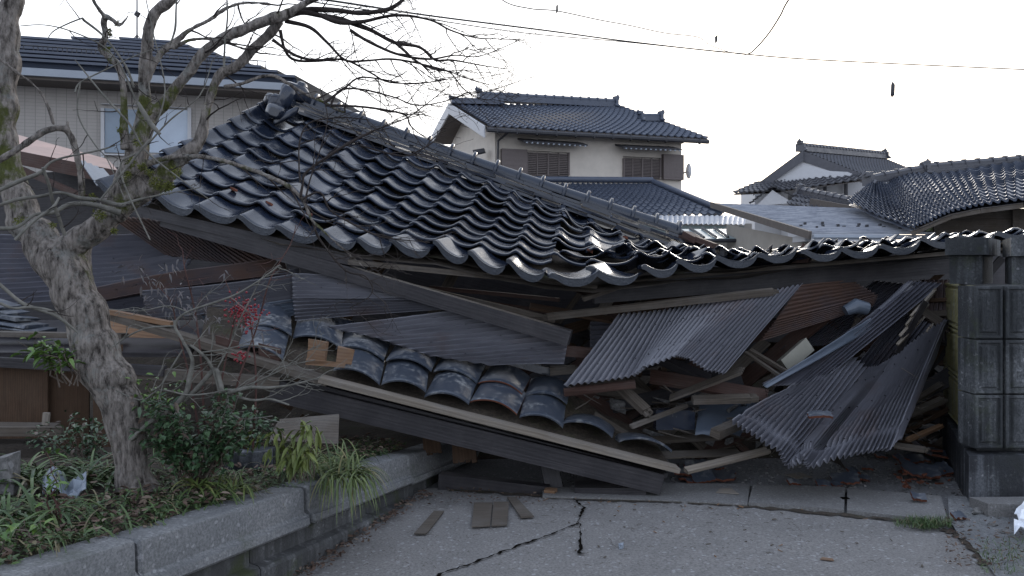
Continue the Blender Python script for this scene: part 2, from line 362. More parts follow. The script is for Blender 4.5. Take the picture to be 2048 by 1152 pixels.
# ---------------------------------------------------------------- tile helpers
def prof_s(u):
    x = (u + 0.5) % 1.0 - 0.5
    h = math.exp(-(abs(x - 0.06) / 0.155) ** 1.7) + (math.exp(-(abs(x - 1.06) / 0.155) ** 1.7))
    y = (u % 1.0 - 0.26) / 0.74
    if y > 0: h -= 0.55 * math.sin(math.pi * min(y, 1.0)) ** 0.9
    return h
def prof_arch(u):
    return 1.35 * max(0.0, math.sin(math.pi * min(max(u, 0.0), 1.0))) ** 0.75 - 0.25
def surf_n(S, u, v):
    a = S(u + 0.3, v) - S(u - 0.3, v); b = S(u, v + 0.3) - S(u, v - 0.3)
    n = a.cross(b); n.normalize(); return n if n.z > 0 else -n
def tile(mb, S, c, r, prof=prof_s, A=0.034, th=0.015, lift=0.022, nu=12, du=0., dv=0., dh=0., roll=0., pitch=0., yaw=0.,
         u0=-0.07, u1=1.05, vl=1.18, pendant=0.0, m=0, mp=0, base=0.0, ms=None):
    n = surf_n(S, c + 0.5, r + 0.5)
    vs = [-0.02, 0.025, 0.12, 0.5, vl]
    rows = []; U = [u0 + (u1 - u0) * i / nu for i in range(nu + 1)]
    O_ = S(c + .5, r + .5); ex = S(c + 1, r + .5) - S(c, r + .5); ey = S(c + .5, r + 1) - S(c + .5, r)
    S0_ = S; S = lambda u, v: O_ + ex * (u - c - .5) + ey * (v - r - .5)
    off_ = lambda u, v: A * prof(u) + lift * (1 - v / vl) + dh + base + roll * (u - 0.5) + pitch * (0.5 - v) + 0.006 * (1 - u)
    for k, v in enumerate(vs):
        row = []
        for u in U:
            p = S(c + u + du + yaw * (v - 0.5), r + v + dv - yaw * (u - 0.5)) + n * (off_(u, v) - (th * 0.35 if k == 0 else 0))
            row.append(p)
        rows.append(row)
    mb.grid(rows, m=m)
    b = ms if ms is not None else m
    low = [p - n * th * 0.65 for p in rows[0]]
    mb.grid([low, rows[0]], m=b)
    under = [p - n * th for p in rows[2]]
    mb.grid([under, low], m=m)
    for j in (0, nu):
        L = [rw[j] for rw in rows]; Lb = [p - n * th for p in L]
        mb.grid([Lb, L] if j == 0 else [L, Lb], m=b)
    if pendant:
        d = Vector((0, 0, -1)); fr = -ey.normalized()
        top = []; bot = []; uvt = []; uvb = []
        for i, u in enumerate(U):
            w = math.sin(math.pi * (u - u0) / (u1 - u0)) ** 0.5
            q = rows[0][i] + fr * 0.006 + Vector((0, 0, 0.004))
            top.append(q); bot.append(q + d * (0.018 + pendant * w) + fr * 0.004); uvt.append((u, 1)); uvb.append((u, 0))
        back_t = [q - fr * 0.02 for q in top]; back_b = [q - fr * 0.02 for q in bot]
        mb.grid([bot, top], [uvb, uvt], m=mp); mb.grid([top, back_t], m=m); mb.grid([back_b, bot], m=m); mb.grid([back_t, back_b], m=m)
        mb.face([top[0], bot[0], back_b[0], back_t[0]], m=m); mb.face([back_t[-1], back_b[-1], bot[-1], top[-1]], m=m)
def tile_sheet(mb, S, nc, nr, A=0.04, lift=0.04, nu=5, m=0, prof=prof_s, jit=0.0):
    """cheap far roof: one stepped wavy strip per course"""
    for r in range(nr):
        n = surf_n(S, nc / 2, r + 0.5)
        rows = [[], [], []]
        for i in range(nc * nu + 1):
            u = i / nu; h = A * prof(u) + rnd(-jit, jit)
            a = S(u, r); b = S(u, r + 1.0)
            rows[0].append(a + n * (h - lift * 0.2)); rows[1].append(a + n * (h + lift)); rows[2].append(b + n * h)
        mb.grid(rows, m=m)
def patch(pe, pr, nc, nr):
    """pe, pr: polylines of Vectors (eave, ridge)"""
    def S(u, v):
        return poly_at(pe, u / nc).lerp(poly_at(pr, u / nc), v / nr) if 0 <= u <= nc else \
            (lambda q, d: q + d)(poly_at(pe, u / nc).lerp(poly_at(pr, u / nc), v / nr),
             ((poly_at(pe, 1) - poly_at(pe, 1 - 1 / nc)) * (u - nc) if u > nc else (poly_at(pe, 1 / nc) - poly_at(pe, 0)) * u))
    return S
def slab(mb, quad, th, m=0):
    """thick plate: 4+ top points, thickness downwards along its normal"""
    q = [Vector(p) for p in quad]
    n = (q[1] - q[0]).cross(q[2] - q[0]); n.normalize()
    if n.z < 0: n = -n
    lo = [p - n * th for p in q]; k = len(q); L = (q[1] - q[0]).length; W_ = (q[2] - q[1]).length; o = rnd(0, 40)
    uv = [(o, o), (o + L, o), (o + L, o + W_), (o, o + W_)] if k == 4 else None
    mb.face(q, uv, m); mb.face(list(reversed(lo)), uv, m)
    for i in range(k):
        j = (i + 1) % k; l = (q[j] - q[i]).length
        mb.face([lo[i], lo[j], q[j], q[i]], [(o, 0), (o + l, 0), (o + l, th), (o, th)], m)
def prism(mb, foot, z0, z1, m=0):
    """vertical prism on a footprint of (x,y)"""
    lo = [Vector((x, y, z0)) for x, y in foot]; hi = [Vector((x, y, z1)) for x, y in foot]; k = len(foot)
    mb.face(hi, None, m); mb.face(list(reversed(lo)), None, m)
    for i in range(k):
        j = (i + 1) % k; l = (lo[j] - lo[i]).length
        mb.face([lo[i], lo[j], hi[j], hi[i]], [(0, z0), (l, z0), (l, z1), (0, z1)], m)
def beam(mb, a, b, w, h, m=0, jit=0.0, up=Vector((0, 0, 1)), splint=0.0):
    """straight timber from a to b; w across, h along up"""
    d = b - a; L = d.length; d.normalize(); s = d.cross(up)
    if s.length < 1e-3: s = Vector((1, 0, 0))
    s.normalize(); u = s.cross(d); u.normalize()
    if splint:                                        # broken end made of a few splinters
        k = 4
        for i in range(k):
            e = rnd(0.3, 1) * splint; c0 = b + s * w * (i / (k - 1) - .5) * 0.8
            mb.box((c0 + c0 + d * e) / 2, d * (e / 2), s * w / k / 2.3, u * h * rnd(.15, .4), m, 0.004)
    mb.box((a + b) / 2, d * L / 2, s * w / 2, u * h / 2, m, jit)
class VP:
    """vertical plane through two ground points, addressed by pixels of the photograph"""
    def __init__(s, a, b):
        s.a = Vector((a.x, a.y, 0)); s.d = Vector((b.x - a.x, b.y - a.y, 0)).normalized(); s.n = Vector((s.d.y, -s.d.x, 0))
        if s.n.y > 0: s.n = -s.n
    def sz(s, x, y):
        k = (x - 1024) / F                            # X = k*D
        # a.x + t*d.x = k*(a.y + t*d.y)
        t = (k * s.a.y - s.a.x) / (s.d.x - k * s.d.y); D = s.a.y + t * s.d.y
        return t, H - (y - YH) / F * D
    def at(s, t, z, off=0.0): return s.a + s.d * t + s.n * off + Vector((0, 0, z))
    def px(s, x, y, off=0.0): return s.at(*s.sz(x, y), off)
    def plate(s, mb, x0, y0, x1, y1, o0, o1, m=0):
        t0, z1 = s.sz(x0, y0); t1, z0 = s.sz(x1, y1)
        c = s.at((t0 + t1) / 2, (z0 + z1) / 2, (o0 + o1) / 2)
        mb.box(c, s.d * (t1 - t0) / 2, s.n * (o1 - o0) / 2, Vector((0, 0, (z1 - z0) / 2)), m)
    def box(s, mb, t0, z0, t1, z1, o0, o1, m=0):
        mb.box(s.at((t0 + t1) / 2, (z0 + z1) / 2, (o0 + o1) / 2), s.d * (t1 - t0) / 2, s.n * (o1 - o0) / 2, Vector((0, 0, (z1 - z0) / 2)), m)

# ================================================================ SETTING
def in_poly_noise(x, y, s=1.0): return noise.noise(Vector((x * s, y * s, 0.3)))
# street / ground sheet to the horizon
mb = MB(); xs = [-400, -60, -12] + [-6 + i * 0.15 for i in range(81)] + [12, 60, 400]
ys = [-60, -6, 0] + [2.0 + i * 0.12 for i in range(60)] + [14, 40, 150, 900]
mb.grid([[Vector((x, y, 0.012 * in_poly_noise(x, y, 0.8) if -6.1 < x < 6.1 and 2 < y < 9 else 0.0)) for x in xs] for y in ys])
tag(mb.build('ground', M['asphalt'], smooth=30), kind='structure')
# lighter concrete driveway in front of the gutter line
def gh(x, y): return 0.012 * in_poly_noise(x, y, 0.8)
g0 = [G(590, 1145), G(700, 1073), G(800, 1008), G(870, 978), G(1000, 985), G(1150, 1003), G(1400, 1012), G(1520, 1020), G(1700, 1037), G(1890, 1065),
      G(1935, 1090), G(1965, 1130), G(2010, 1200)]
mb = MB()
near = Vector((-0.35, 1.2, 0))
NXT = 60
top = smooth_poly([tuple(p) for p in g0], 6)
rows = []
for k in range(25):
    t = k / 24; row = []
    for p in top:
        q = Vector(p); b = Vector((-1.6 + 4.6 * (q.x + 1.1) / 4.0, 1.5, 0)); w = q.lerp(b, t)
        row.append(Vector((w.x, w.y, gh(w.x, w.y) + 0.014)))
    rows.append(row)
mb.grid(rows, flip=True)
tag(mb.build('driveway', M['ground'], smooth=30), kind='structure')
# concrete gutter band (poured strip) and the two lift-out lids
def strip_pts(xa, xb, n, f): return [f(xa + (xb - xa) * i / n) for i in range(n + 1)]
mb = MB(); base = [G(1085, 985), G(1300, 975), G(1500, 976)]; front = [G(1085, 1000), G(1300, 1008), G(1495, 1018)]
def lift(p, z): return Vector((p.x, p.y, z))
hi = [lift(p, 0.030) for p in base]; hf = [lift(p, 0.030) for p in front]
mb.grid([hf, hi]); mb.grid([[lift(p, -0.01) for p in front], hf]); mb.grid([hi, [lift(p, -0.01) for p in base]])
tag(mb.build('gutter_band', M['slab']), kind='structure')
def lid(q, label):
    mb = MB(); pts = [lift(G(*p), 0.036) for p in q]
    slab(mb, pts, 0.05); o = mb.build('gutter_lid', M['slab'])
    bv = o.modifiers.new('bevel', 'BEVEL'); bv.width = 0.006; bv.segments = 2
    tag(o, label, 'drain cover', 'concrete lids over the roadside gutter'); return o
lid([(1497, 1016), (1688, 1031), (1690, 984), (1506, 979)], 'left concrete gutter lid beside the broken tile corner of the driveway')
lid([(1694, 1032), (1896, 1055), (1882, 1003), (1695, 986)], 'right concrete gutter lid with a broken tile piece and grass tuft at its edge')
mb = MB(); c = lift(G(1690, 1008), 0.038)
mb.box(c, Vector((0.022, 0, 0)), Vector((0, 0.022, 0)), Vector((0, 0, 0.003)), 0, .002)
o = mb.build('lifting_slot', M['crack']); tag(o, 'dark rectangular lifting slot between the two gutter lids', 'drain slot')
# dirt joint between driveway and gutter
def ribbon(mb, pts, w, z, jit=0.0, m=0):
    pts = [Vector(p) for p in pts]; L = []; Rr = []
    for i, p in enumerate(pts):
        t = pts[min(i + 1, len(pts) - 1)] - pts[max(i - 1, 0)]; t.z = 0; t.normalize(); s = Vector((-t.y, t.x, 0))
        ww = w * (1 + rnd(-jit, jit)) * 0.5; j = s * rnd(-jit, jit) * w * 0.5
        L.append(Vector((p.x, p.y, gh(p.x, p.y) + z)) + s * ww + j); Rr.append(Vector((p.x, p.y, gh(p.x, p.y) + z)) - s * ww + j)
    mb.grid([L, Rr], m=m)
mb = MB()
ribbon(mb, smooth_poly([tuple(G(*p)) for p in [(900, 984), (1000, 990), (1150, 1001), (1300, 1008), (1400, 1012), (1500, 1019), (1690, 1036), (1800, 1046), (1890, 1066), (1940, 1095), (1975, 1140)]], 12), 0.05, 0.021, 0.7)
tag(mb.build('dirt_joint', M['soil']), kind='structure')
# crack in the driveway
def jag(pts, n=9, a=0.012):
    out = []
    for i in range(len(pts) - 1):
        p, q = Vector(pts[i]), Vector(pts[i + 1])
        for k in range(n): out.append(p.lerp(q, k / n) + Vector((rnd(-a, a), rnd(-a, a), 0)))
    out.append(Vector(pts[-1])); return out
mb = MB()
ribbon(mb, jag([G(1148, 1003), G(1168, 1022), G(1157, 1048), G(1162, 1075), G(1158, 1115)], 8, .007), 0.011, 0.0225, 0.9)
ribbon(mb, jag([G(1158, 1052), G(1105, 1073), G(1040, 1097), G(975, 1122), G(895, 1150), G(840, 1180)], 9, .008), 0.013, 0.0225, 0.9)
ribbon(mb, jag([G(1156, 1109), G(1162, 1116)], 3, .004), 0.03, 0.0235, 0.7)
tag(mb.build('driveway_crack', M['crack']), kind='structure')
# rough dirt and rubble patch at the right
mb = MB(); rows = []
L_ = [G(1895, 1000), G(1900, 1060), G(1940, 1095), G(1975, 1140), G(2010, 1190)]; R_ = [G(1925, 1000), G(2100, 1010), G(2200, 1060), G(2200, 1100), G(2200, 1190)]
for i in range(25):
    a = poly_at(L_, i / 24); b = poly_at(R_, i / 24)
    rows.append([Vector((w.x, w.y, 0.02 + 0.03 * abs(noise.noise(w * 5)) + 0.012 * noise.noise(w * 19))) for w in [a.lerp(b, j / 20) for j in range(21)]])
mb.grid(rows, flip=True); tag(mb.build('roadside_dirt', M['kerb'], smooth=40), kind='structure')

# planting bed soil
WA = Vector((-1.076, 3.95, 0)); WD = Vector((0.304, 0.953, 0)).normalized(); WN = Vector((WD.y, -WD.x, 0))
def wtop(t): return 0.405 - 0.085 * t                    # height of the wall top along its run
mb = MB(); rows = []
for i in range(60):
    t = -3.2 + i * 0.1; row = []
    for j in range(34):
        o = -0.13 - 0.12 * j; w = WA + WD * t + WN * o
        row.append(Vector((w.x, w.y, wtop(t) - 0.02 + 0.03 * min(j, 5) / 5 + 0.04 * noise.noise(w * 3) + 0.015 * noise.noise(w * 14))))
    rows.append(row)
mb.grid(rows); tag(mb.build('planting_bed_soil', M['soil'], smooth=60), kind='structure')
def bedz(x, y):
    w = Vector((x, y, 0)) - WA; t = w.dot(WD); o = w.dot(WN); return wtop(t) + 0.0 + 0.04 * noise.noise(Vector((x, y, 0)) * 3)

# garden retaining wall
gw = thing('garden_wall', 'low grey moulded concrete wall holding the planting bed beside the driveway', 'wall', WA)
def extr(mb, sec, t0, t1, topf, shift=0.0, m=0):
    rows = []; ts = [t0, t0 + .012] + [lerp(t0, t1, q / 8) for q in range(1, 8)] + [t1 - .012, t1]
    for i, t in enumerate(ts):
        e = 0.010 if i in (0, len(ts) - 1) else 0.0
        rows.append([WA + WD * t + WN * (o - e + shift) + Vector((0, 0, (topf(t) + z - (e if z > -.1 else -e)) if z > -9 else -0.02)) for o, z in sec])
    mb.grid(rows, m=m)
    mb.face(rows[0], m=m); mb.face(list(reversed(rows[-1])), m=m)
cap_sec = [(-0.17, -0.20), (-0.17, -0.008), (-0.155, 0.0), (-0.018, 0.0), (-0.004, -0.006), (0.0, -0.018), (0.003, -0.13), (0.016, -0.142), (0.034, -0.146), (0.038, -0.178), (0.028, -0.190), (-0.05, -0.196)]
joints = [-3.3, -2.2, -1.04, 0.10, 1.30, 2.5, 3.6]
for i in range(6):
    mb = MB(); extr(mb, cap_sec, joints[i] + 0.011, joints[i + 1] - 0.011, lambda t, k=i: wtop(t) + [0.0, 0.01, 0.0, 0.006, -0.006, 0.0][k], [0, 0.008, 0.0, 0.005, 0, 0][i])
    o = mb.build('cap_block', M['kerb'], gw, smooth=18)
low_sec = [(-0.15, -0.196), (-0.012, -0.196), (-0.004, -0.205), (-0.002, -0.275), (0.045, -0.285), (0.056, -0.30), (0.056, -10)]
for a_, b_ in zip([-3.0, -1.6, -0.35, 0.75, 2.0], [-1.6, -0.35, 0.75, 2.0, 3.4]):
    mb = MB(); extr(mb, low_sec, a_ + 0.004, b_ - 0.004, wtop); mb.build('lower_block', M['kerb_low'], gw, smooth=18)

# ================================================================ FAR BUILDINGS
def rafter_gutter(mb, a, b, r, m=0): mb.tube([a, b], [r, r], 8, m)
# ---- left neighbour house
lh = thing('neighbour_house', 'two storey house with beige ribbed siding and dark slate hip roof behind the tree', 'house', P(300, 1000, 14.6) * 1.0)
lh.location = (-6.6, 14.6, 0)
A_, B_ = P(35, 540, 14.2), P(640, 540, 15.6); A_.z = B_.z = 0; fp = VP(A_, B_)
mb = MB(); t1, _ = fp.sz(690, 540); fp.box(mb, -6, 0, t1, fp.sz(33, 166)[1] - 0.04, -6.0, 0)
def m_siding():
    m, t, b = mat('ribbed_siding'); v = coords(t)
    sx = N(t, 'ShaderNodeSeparateXYZ'); t.links.new(v, sx.inputs[0])
    cx = mathn(t, 'FRACT', mathn(t, 'MULTIPLY', sx.outputs[0], 6.2)); cz = mathn(t, 'FRACT', mathn(t, 'MULTIPLY', sx.outputs[2], 16))
    lx = cramp(t, cx, [(0.0, 1.0), (0.08, 0.0)]); lz = cramp(t, cz, [(0.0, 0.45), (0.25, 0.0)])
    f = mathn(t, 'MAXIMUM', lx, lz)
    c = cmix(t, f, cmix(t, tnoise(t, v, 5, 6), (0.29, 0.27, 0.25), (0.36, 0.335, 0.31)), (0.17, 0.16, 0.15))
    t.links.new(c, b.inputs['Base Color']); b.inputs['Roughness'].default_value = 0.85
    bump(t, b, mathn(t, 'SUBTRACT', 1.0, f), 0.4, 0.01); return m
mb.build('wall', m_siding(), lh)
mb = MB(); sfp = lambda x, y: fp.px(x, y, 0.55)
t0, z0 = fp.sz(33, 166); te = fp.sz(575, 190)[0]
fp.box(mb, -6.5, z0 - 0.05, te + 0.25, z0 + 0.0, 0.0, 0.62); mb.build('soffit', M['soffit'], lh)
mb = MB(); fp.box(mb, -6.5, z0 + 0.0, te + 0.28, z0 + 0.13, 0.60, 0.70); mb.build('gutter', M['gutter'], lh)
# roof rows
mb = MB(); NR = 9; el, er = fp.px(-760, 150, 0.68), fp.px(590, 184, 0.68); el.z = er.z = z0 + 0.14
ap = fp.px(267, 86, -3.6); ap.z = H + (540 - 88) / F * ap.y
for r in range(NR):
    a, b = r / NR, (r + 1) / NR
    pl, pr_ = el.lerp(ap, a), er.lerp(ap, a); ql, qr = el.lerp(ap, b + .02), er.lerp(ap, b + .02)
    up = Vector((0, -.02, 0.15)); lip = Vector((0, 0, 0.02)); rc = Vector((0, .12, -.05)); dn_ = Vector((0, 0, -.045))
    mb.grid([[pl + rc * 1.5, pr_ + rc * 1.5], [pl + up + rc, pr_ + up + rc], [pl + up + dn_, pr_ + up + dn_], [pl + up, pr_ + up], [ql + lip, qr + lip]])
    mb.face([pr_ - lip, qr - lip, qr + lip, pr_ + up])
    # right hip slope seen edge-on
    br = Vector((pr_.x + 0.6, pr_.y + 3.5, pr_.z)); mb.face([pr_ + up, br + up, Vector((qr.x + .6, qr.y + 3.5, qr.z + .02)), qr + lip])
mb.build('roof', M['slate'], lh)
mb = MB()
for i in range(26):                                   # snow guard loops in two rows
    for (yy, k) in ((3.3, 0), ):
        x = i / 25; p = el.lerp(ap, 2.1 / NR).lerp(er.lerp(ap, 2.1 / NR), 0.5 + x * 0.5) + Vector((0, 0, 0.10))
        e = Vector((0.12, 0.02, 0)); u = Vector((0, 0, 0.13))
        mb.tube([p - e, p - e + u, p + e + u, p + e], [0.013] * 4, 4)
mb.build('snow_guard', M['dark_trim'], lh)
win = MB(); fp.plate(win, 203, 209, 383, 217, 0.0, 0.07); fp.plate(win, 203, 217, 210, 316, 0.0, 0.07); fp.plate(win, 376, 217, 383, 316, 0, 0.07); fp.plate(win, 203, 308, 383, 317, 0, 0.09)
wf = win.build('window', M['white'], lh)
mb = MB(); fp.plate(mb, 210, 217, 290, 308, 0.005, 0.03); mb.build('pane', M['glass'], wf)
mb = MB(); fp.plate(mb, 296, 217, 376, 308, 0.005, 0.02)
mb.build('curtained_pane', m_plain('curtained_glass', (0.30, 0.36, 0.44), 0.15, 0.1, 2, spec=0.8, bs=0), wf)
mb = MB(); fp.plate(mb, 290, 217, 296, 308, 0.0, 0.05); mb.build('mullion', M['white'], wf)
mb = MB(); a = P(274, 86, 18.5); mb.tube([a - Vector((0, 0, .3)), a + Vector((0, 0, 1.6))], [0.02, 0.015], 6)
mb.tube([a + Vector((-.02, 0, .62)), a + Vector((0.03, 0, .72))], [0.06, 0.06], 6)
for k in range(4): mb.tube([a + Vector((0, 0, 0.2)), a + Vector((.22 * math.cos(k * 1.6), .22 * math.sin(k * 1.6), -0.1))], [0.01, 0.01], 4)
tag(mb.build('antenna_mast', M['dark_trim']), 'thin antenna mast on the peak of the slate hip roof', 'antenna')

# ---- centre two storey house
ch = thing('tiled_house', 'two storey cream house with blue grey tiled roof and brown window shutters', 'house', (2.4, 25.5, 0))
fa, fb = P(990, 540, 24.4), P(1363, 540, 26.4); fa.z = fb.z = 0; cf = VP(fa, fb)
W1 = cf.sz(1363, 540)[0]; zt = cf.sz(990, 262)[1]
mb = MB(); cf.box(mb, 0, 0, W1, zt, -7.0, 0.0)
# gable triangle on the left end
gz = H + (540 - 206) / F * 27.5
g1, g2, g3 = cf.at(0, zt - .02, 0), cf.at(0, zt - .02, -7.0), cf.at(0, gz - 0.25, -3.2)
mb.face([g1, g2, g3]); mb.face([g3 + cf.d * W1, g2 + cf.d * W1, g1 + cf.d * W1])
mb.build('wall', M['stucco'], ch)
eL, eR = P(974, 252, 23.6), P(1416, 277, 26.3); rL, rR = P(903, 207, 26.6), P(1240, 213, 28.8)
mid = P(1320, 240, 27.9)
S = patch([eL, eL.lerp(eR, .5), eR], [rL, rL.lerp(rR, .55), rR], 30, 17)
mb = MB(); tile_sheet(mb, S, 30, 17, A=0.045, lift=0.035, nu=5)
# back slope down to the left, seen from beneath as the rake
bk = [P(862, 282, 31.0), P(862, 282, 31.0) + (rR - rL)]
mb.grid([[rL, rR], [bk[0], bk[1]]])
mb.build('roof', M['tile_far'], ch, smooth=40)
mb = MB(); slab(mb, [eL + Vector((0, 0, -.02)), eR + Vector((0, 0, -.02)), rR + Vector((0, 0, -.05)), rL + Vector((0, 0, -.05))], 0.10)
slab(mb, [rL - Vector((0, 0, .06)), rR - Vector((0, 0, .06)), bk[1] - Vector((0, 0, .06)), bk[0] - Vector((0, 0, .06))], 0.08)
mb.build('soffit', M['soffit'], ch)
mb = MB()
for a, b in ((eL, rL), (bk[0], rL)):
    d = (b - a); slab(mb, [a + Vector((-.05, -.03, 0.0)), b + Vector((-.05, -.03, 0.0)), b + Vector((-.05, 0.0, -.34)), a + Vector((-.05, 0.0, -.34))], 0.05)
mb.build('bargeboard', M['white'], ch)
mb = MB(); mb.tube([eL + Vector((0, -.06, -.12)), eR + Vector((0, -.06, -.12))], [0.075, 0.075], 8)
for k in range(12):
    p = (eL).lerp(eR, (k + .5) / 12) + Vector((0, 0, -.1)); mb.box(p, Vector((.02, 0, 0)), Vector((0, .12, 0)), Vector((0, 0, .1)))
mb.build('gutter', M['dark_trim'], ch)
def ridge_bar(name, a, b, h, w, parent, m, orn=True, nb=0):
    mb = MB(); d = (b - a).normalized(); s = d.cross(Vector((0, 0, 1))).normalized(); u = Vector((0, 0, 1))
    L = (b - a).length
    for k, f in enumerate((1.0, 0.85, 0.7)):
        mb.box((a + b) / 2 + u * (h * (k + .5) / 4), d * L / 2, s * w * f / 2, u * h * 0.115)
    mb.tube([a + u * h * .85, b + u * h * .85], [w * .32, w * .32], 8)
    nb = nb or int(L / 0.33)
    for k in range(nb + 1):
        p = a.lerp(b, k / nb) + u * h * .85; mb.tube([p - d * .025, p + d * .025], [w * .4, w * .4], 8)
    o = mb.build(name, m, parent, smooth=40)
    if orn:
        for e, sg in ((a, -1), (b, 1)):
            q = MB(); q.box(e + u * h * .6 + d * sg * .05, d * .05, s * w * .55, u * h * .6)
            q.box(e + u * h * 1.35 + d * sg * .08, d * .09, s * w * .3, u * h * .22)
            q.tube([e + u * h * 1.3, e + u * h * 1.6 + d * sg * .18, e + u * h * 1.9 + d * sg * .14], [w * .25, w * .2, w * .08], 6)
            q.tube([e + u * h * .3 + s * w * .5, e + u * h * .1 + s * w * .8 + d * sg * .1], [w * .25, w * .12], 6)
            q.build('ridge_end_tile', m, o, smooth=40)
    return o
ridge_bar('ridge', P(962, 202, 27.0), P(1228, 216, 28.7), 0.26, 0.34, ch, M['tile_far'])
ridge_bar('ridge', P(908, 208, 26.4), P(1000, 210, 26.8), 0.16, 0.26, ch, M['tile_far'])
ridge_bar('ridge', P(1284, 243, 27.3), P(1318, 243, 27.5), 0.22, 0.3, ch, M['tile_far'])
def shutter_win(px0, px1, py0, py1, sx0, sx1, dirn):
    fr = MB(); cf.plate(fr, px0, py0, px1, py0 + 4, 0, .09); cf.plate(fr, px0, py1 - 4, px1, py1, 0, .11)
    for x in (px0, (px0 + px1) / 2 - 1.5, px1 - 3): cf.plate(fr, x, py0 + 4, x + 3, py1 - 4, 0.0, .07)
    for x in (px0 + (px1 - px0) * .25, px0 + (px1 - px0) * .75): cf.plate(fr, x - 1, py0 + 4, x + 1, py1 - 4, 0, .06)
    w = fr.build('window', M['shutter'], ch)
    sl_ = MB(); n = 13
    for k in range(n):
        y = lerp(py0 + 5, py1 - 6, k / (n - 1)); cf.plate(sl_, px0 + 3, y, px1 - 3, y + 1.3, 0.01, .045)
    sl_.build('louvre_slats', M['shutter'], w)
    bk_ = MB(); cf.plate(bk_, px0 + 2, py0 + 2, px1 - 2, py1 - 2, 0.0, 0.008); bk_.build('dark_backing', M['charcoal'], w)
    s = MB(); cf.plate(s, sx0, py0 - 4, sx1, py1 + 2, 0.0, 0.16)
    for k in range(6):
        y = lerp(py0, py1 - 4, k / 5); cf.plate(s, sx0 + 1, y, sx1 - 1, y + .6, .16, .166)
    s.build('shutter_box', M['shutter'], ch)
shutter_win(1052, 1138, 302, 355, 1001, 1051, -1)
shutter_win(1245, 1321, 313, 359, 1323, 1363, 1)
def hood(x0, x1, y0, y1):
    mb = MB(); a, b = cf.px(x0, y0, 0.0), cf.px(x1, y1, 0.0); a2, b2 = cf.px(x0, y0, .62), cf.px(x1, y1, .62)
    a2.z -= .17; b2.z -= .17
    slab(mb, [a2, b2, b, a], .05); h = mb.build('window_hood', M['dark_trim'], ch)
    n = 12
    for k in range(n):
        q = MB(); p = a2.lerp(b2, (k + .5) / n) + Vector((0, 0, -.06)); q.box(p, cf.d * .022, cf.n * .03, Vector((0, 0, .018)))
        q.build('rafter_end', M['gutter'], h)
hood(1035, 1160, 276, 284); hood(1230, 1345, 288, 293)
mb = MB(); p0 = cf.px(995, 268, .3); mb.tube([cf.px(1012, 265, .5), cf.px(994, 283, .12), cf.px(993, 352, .08)], [.035] * 3, 6)
mb.build('downpipe', M['dark_trim'], ch)
# left side vent hood and satellite dish, right side balcony bit
mb = MB(); slab(mb, [P(945, 300, 25.2), P(968, 296, 24.9), P(970, 303, 24.6), P(948, 308, 24.8)], .06); mb.build('side_hood', M['dark_trim'], ch)
mb = MB(); c = P(1375, 343, 26.6)
rows = []
for k in range(5):
    rr = .26 * k / 4; rows.append([c + Vector((.35 * rr * math.cos(a_) + .25 * (rr * rr) , -.15 * math.cos(a_) * rr - .2 + 1.5 * rr * rr, rr * math.sin(a_))) for a_ in [2 * math.pi * j / 16 for j in range(17)]])
mb.grid(rows); mb.tube([c + Vector((0, -.2, 0)), c + Vector((-.25, .3, -.1))], [.03, .03], 6)
tag(mb.build('satellite_dish', M['white'], smooth=60), 'small white satellite dish on the right wall edge of the cream tiled house', 'satellite dish')
mb = MB()
for k in range(4): cf.box(mb, W1 + .02 + .09 * k, 2.9, W1 + .07 + .09 * k, 3.75, -.5, -.42)
cf.box(mb, W1, 2.85, W1 + .4, 2.93, -.55, -.35); mb.build('balcony_rail', M['gutter'], ch)
mb = MB(); cf.box(mb, W1 - .1, 1.8, W1 + .22, 2.0, -.5, 0); cf.box(mb, W1 - .1, 2.05, W1 + .12, 2.35, -.4, 0); mb.build('wall_bracket', M['soffit'], ch)
mb = MB(); cf.plate(mb, 1100, 357, 1305, 363, 0, .12); mb.build('flashing', M['gutter'], ch)

# ---- its single-storey wing
wg = thing('single_storey_wing', 'low tiled wing roof in front of the cream house, above a pale metal strip roof', 'house', (3.4, 22.5, 0))
eL, eR = P(1000, 440, 21.0), P(1446, 428, 21.6); rL, rR = P(1020, 366, 24.2), P(1305, 368, 25.0)
S = patch([eL, eR], [rL, rR], 28, 12); mb = MB(); tile_sheet(mb, S, 28, 12, A=.045, lift=.035)
q = eR + Vector((.5, 3.2, 0)); mb.face([eR, q, rR]); mb.build('roof', M['tile_far'], wg, smooth=40)
mb = MB(); mb.tube([rL + Vector((0, 0, .12)), rR + Vector((0, 0, .12))], [.1, .1], 8)
mb.tube([rR + Vector((0, 0, .08)), eR + Vector((0, 0, .1))], [.09, .09], 8); mb.build('ridge', M['tile_far'], wg, smooth=60)
mb = MB(); n = 60
a, b = P(1290, 431, 21.2), P(1493, 431, 21.2); c_, d_ = P(1290, 447, 20.2), P(1490, 449, 20.2)
rows = [[], []]
for k in range(n + 1): 
    h = Vector((0, 0, .02 * math.sin(k * 2.1))); rows[0].append(c_.lerp(d_, k / n) + h); rows[1].append(a.lerp(b, k / n) + h)
mb.grid(rows); mb.build('metal_strip_roof', M['metalroof'], wg, smooth=60)
mb = MB(); mb.box((c_ + d_) / 2 + Vector((0, .1, -.13)), (d_ - c_) / 2, Vector((0, .05, 0)), Vector((0, 0, .09))); mb.build('fascia', m_plain('green_grey_fascia', (.13, .16, .15), .6), wg)
mb = MB(); mb.box(P(1300, 540, 22.2), Vector((2.6, 0, 0)), Vector((0, .8, 0)), Vector((0, 0, 1.25))); mb.build('wall', M['beige'], wg)
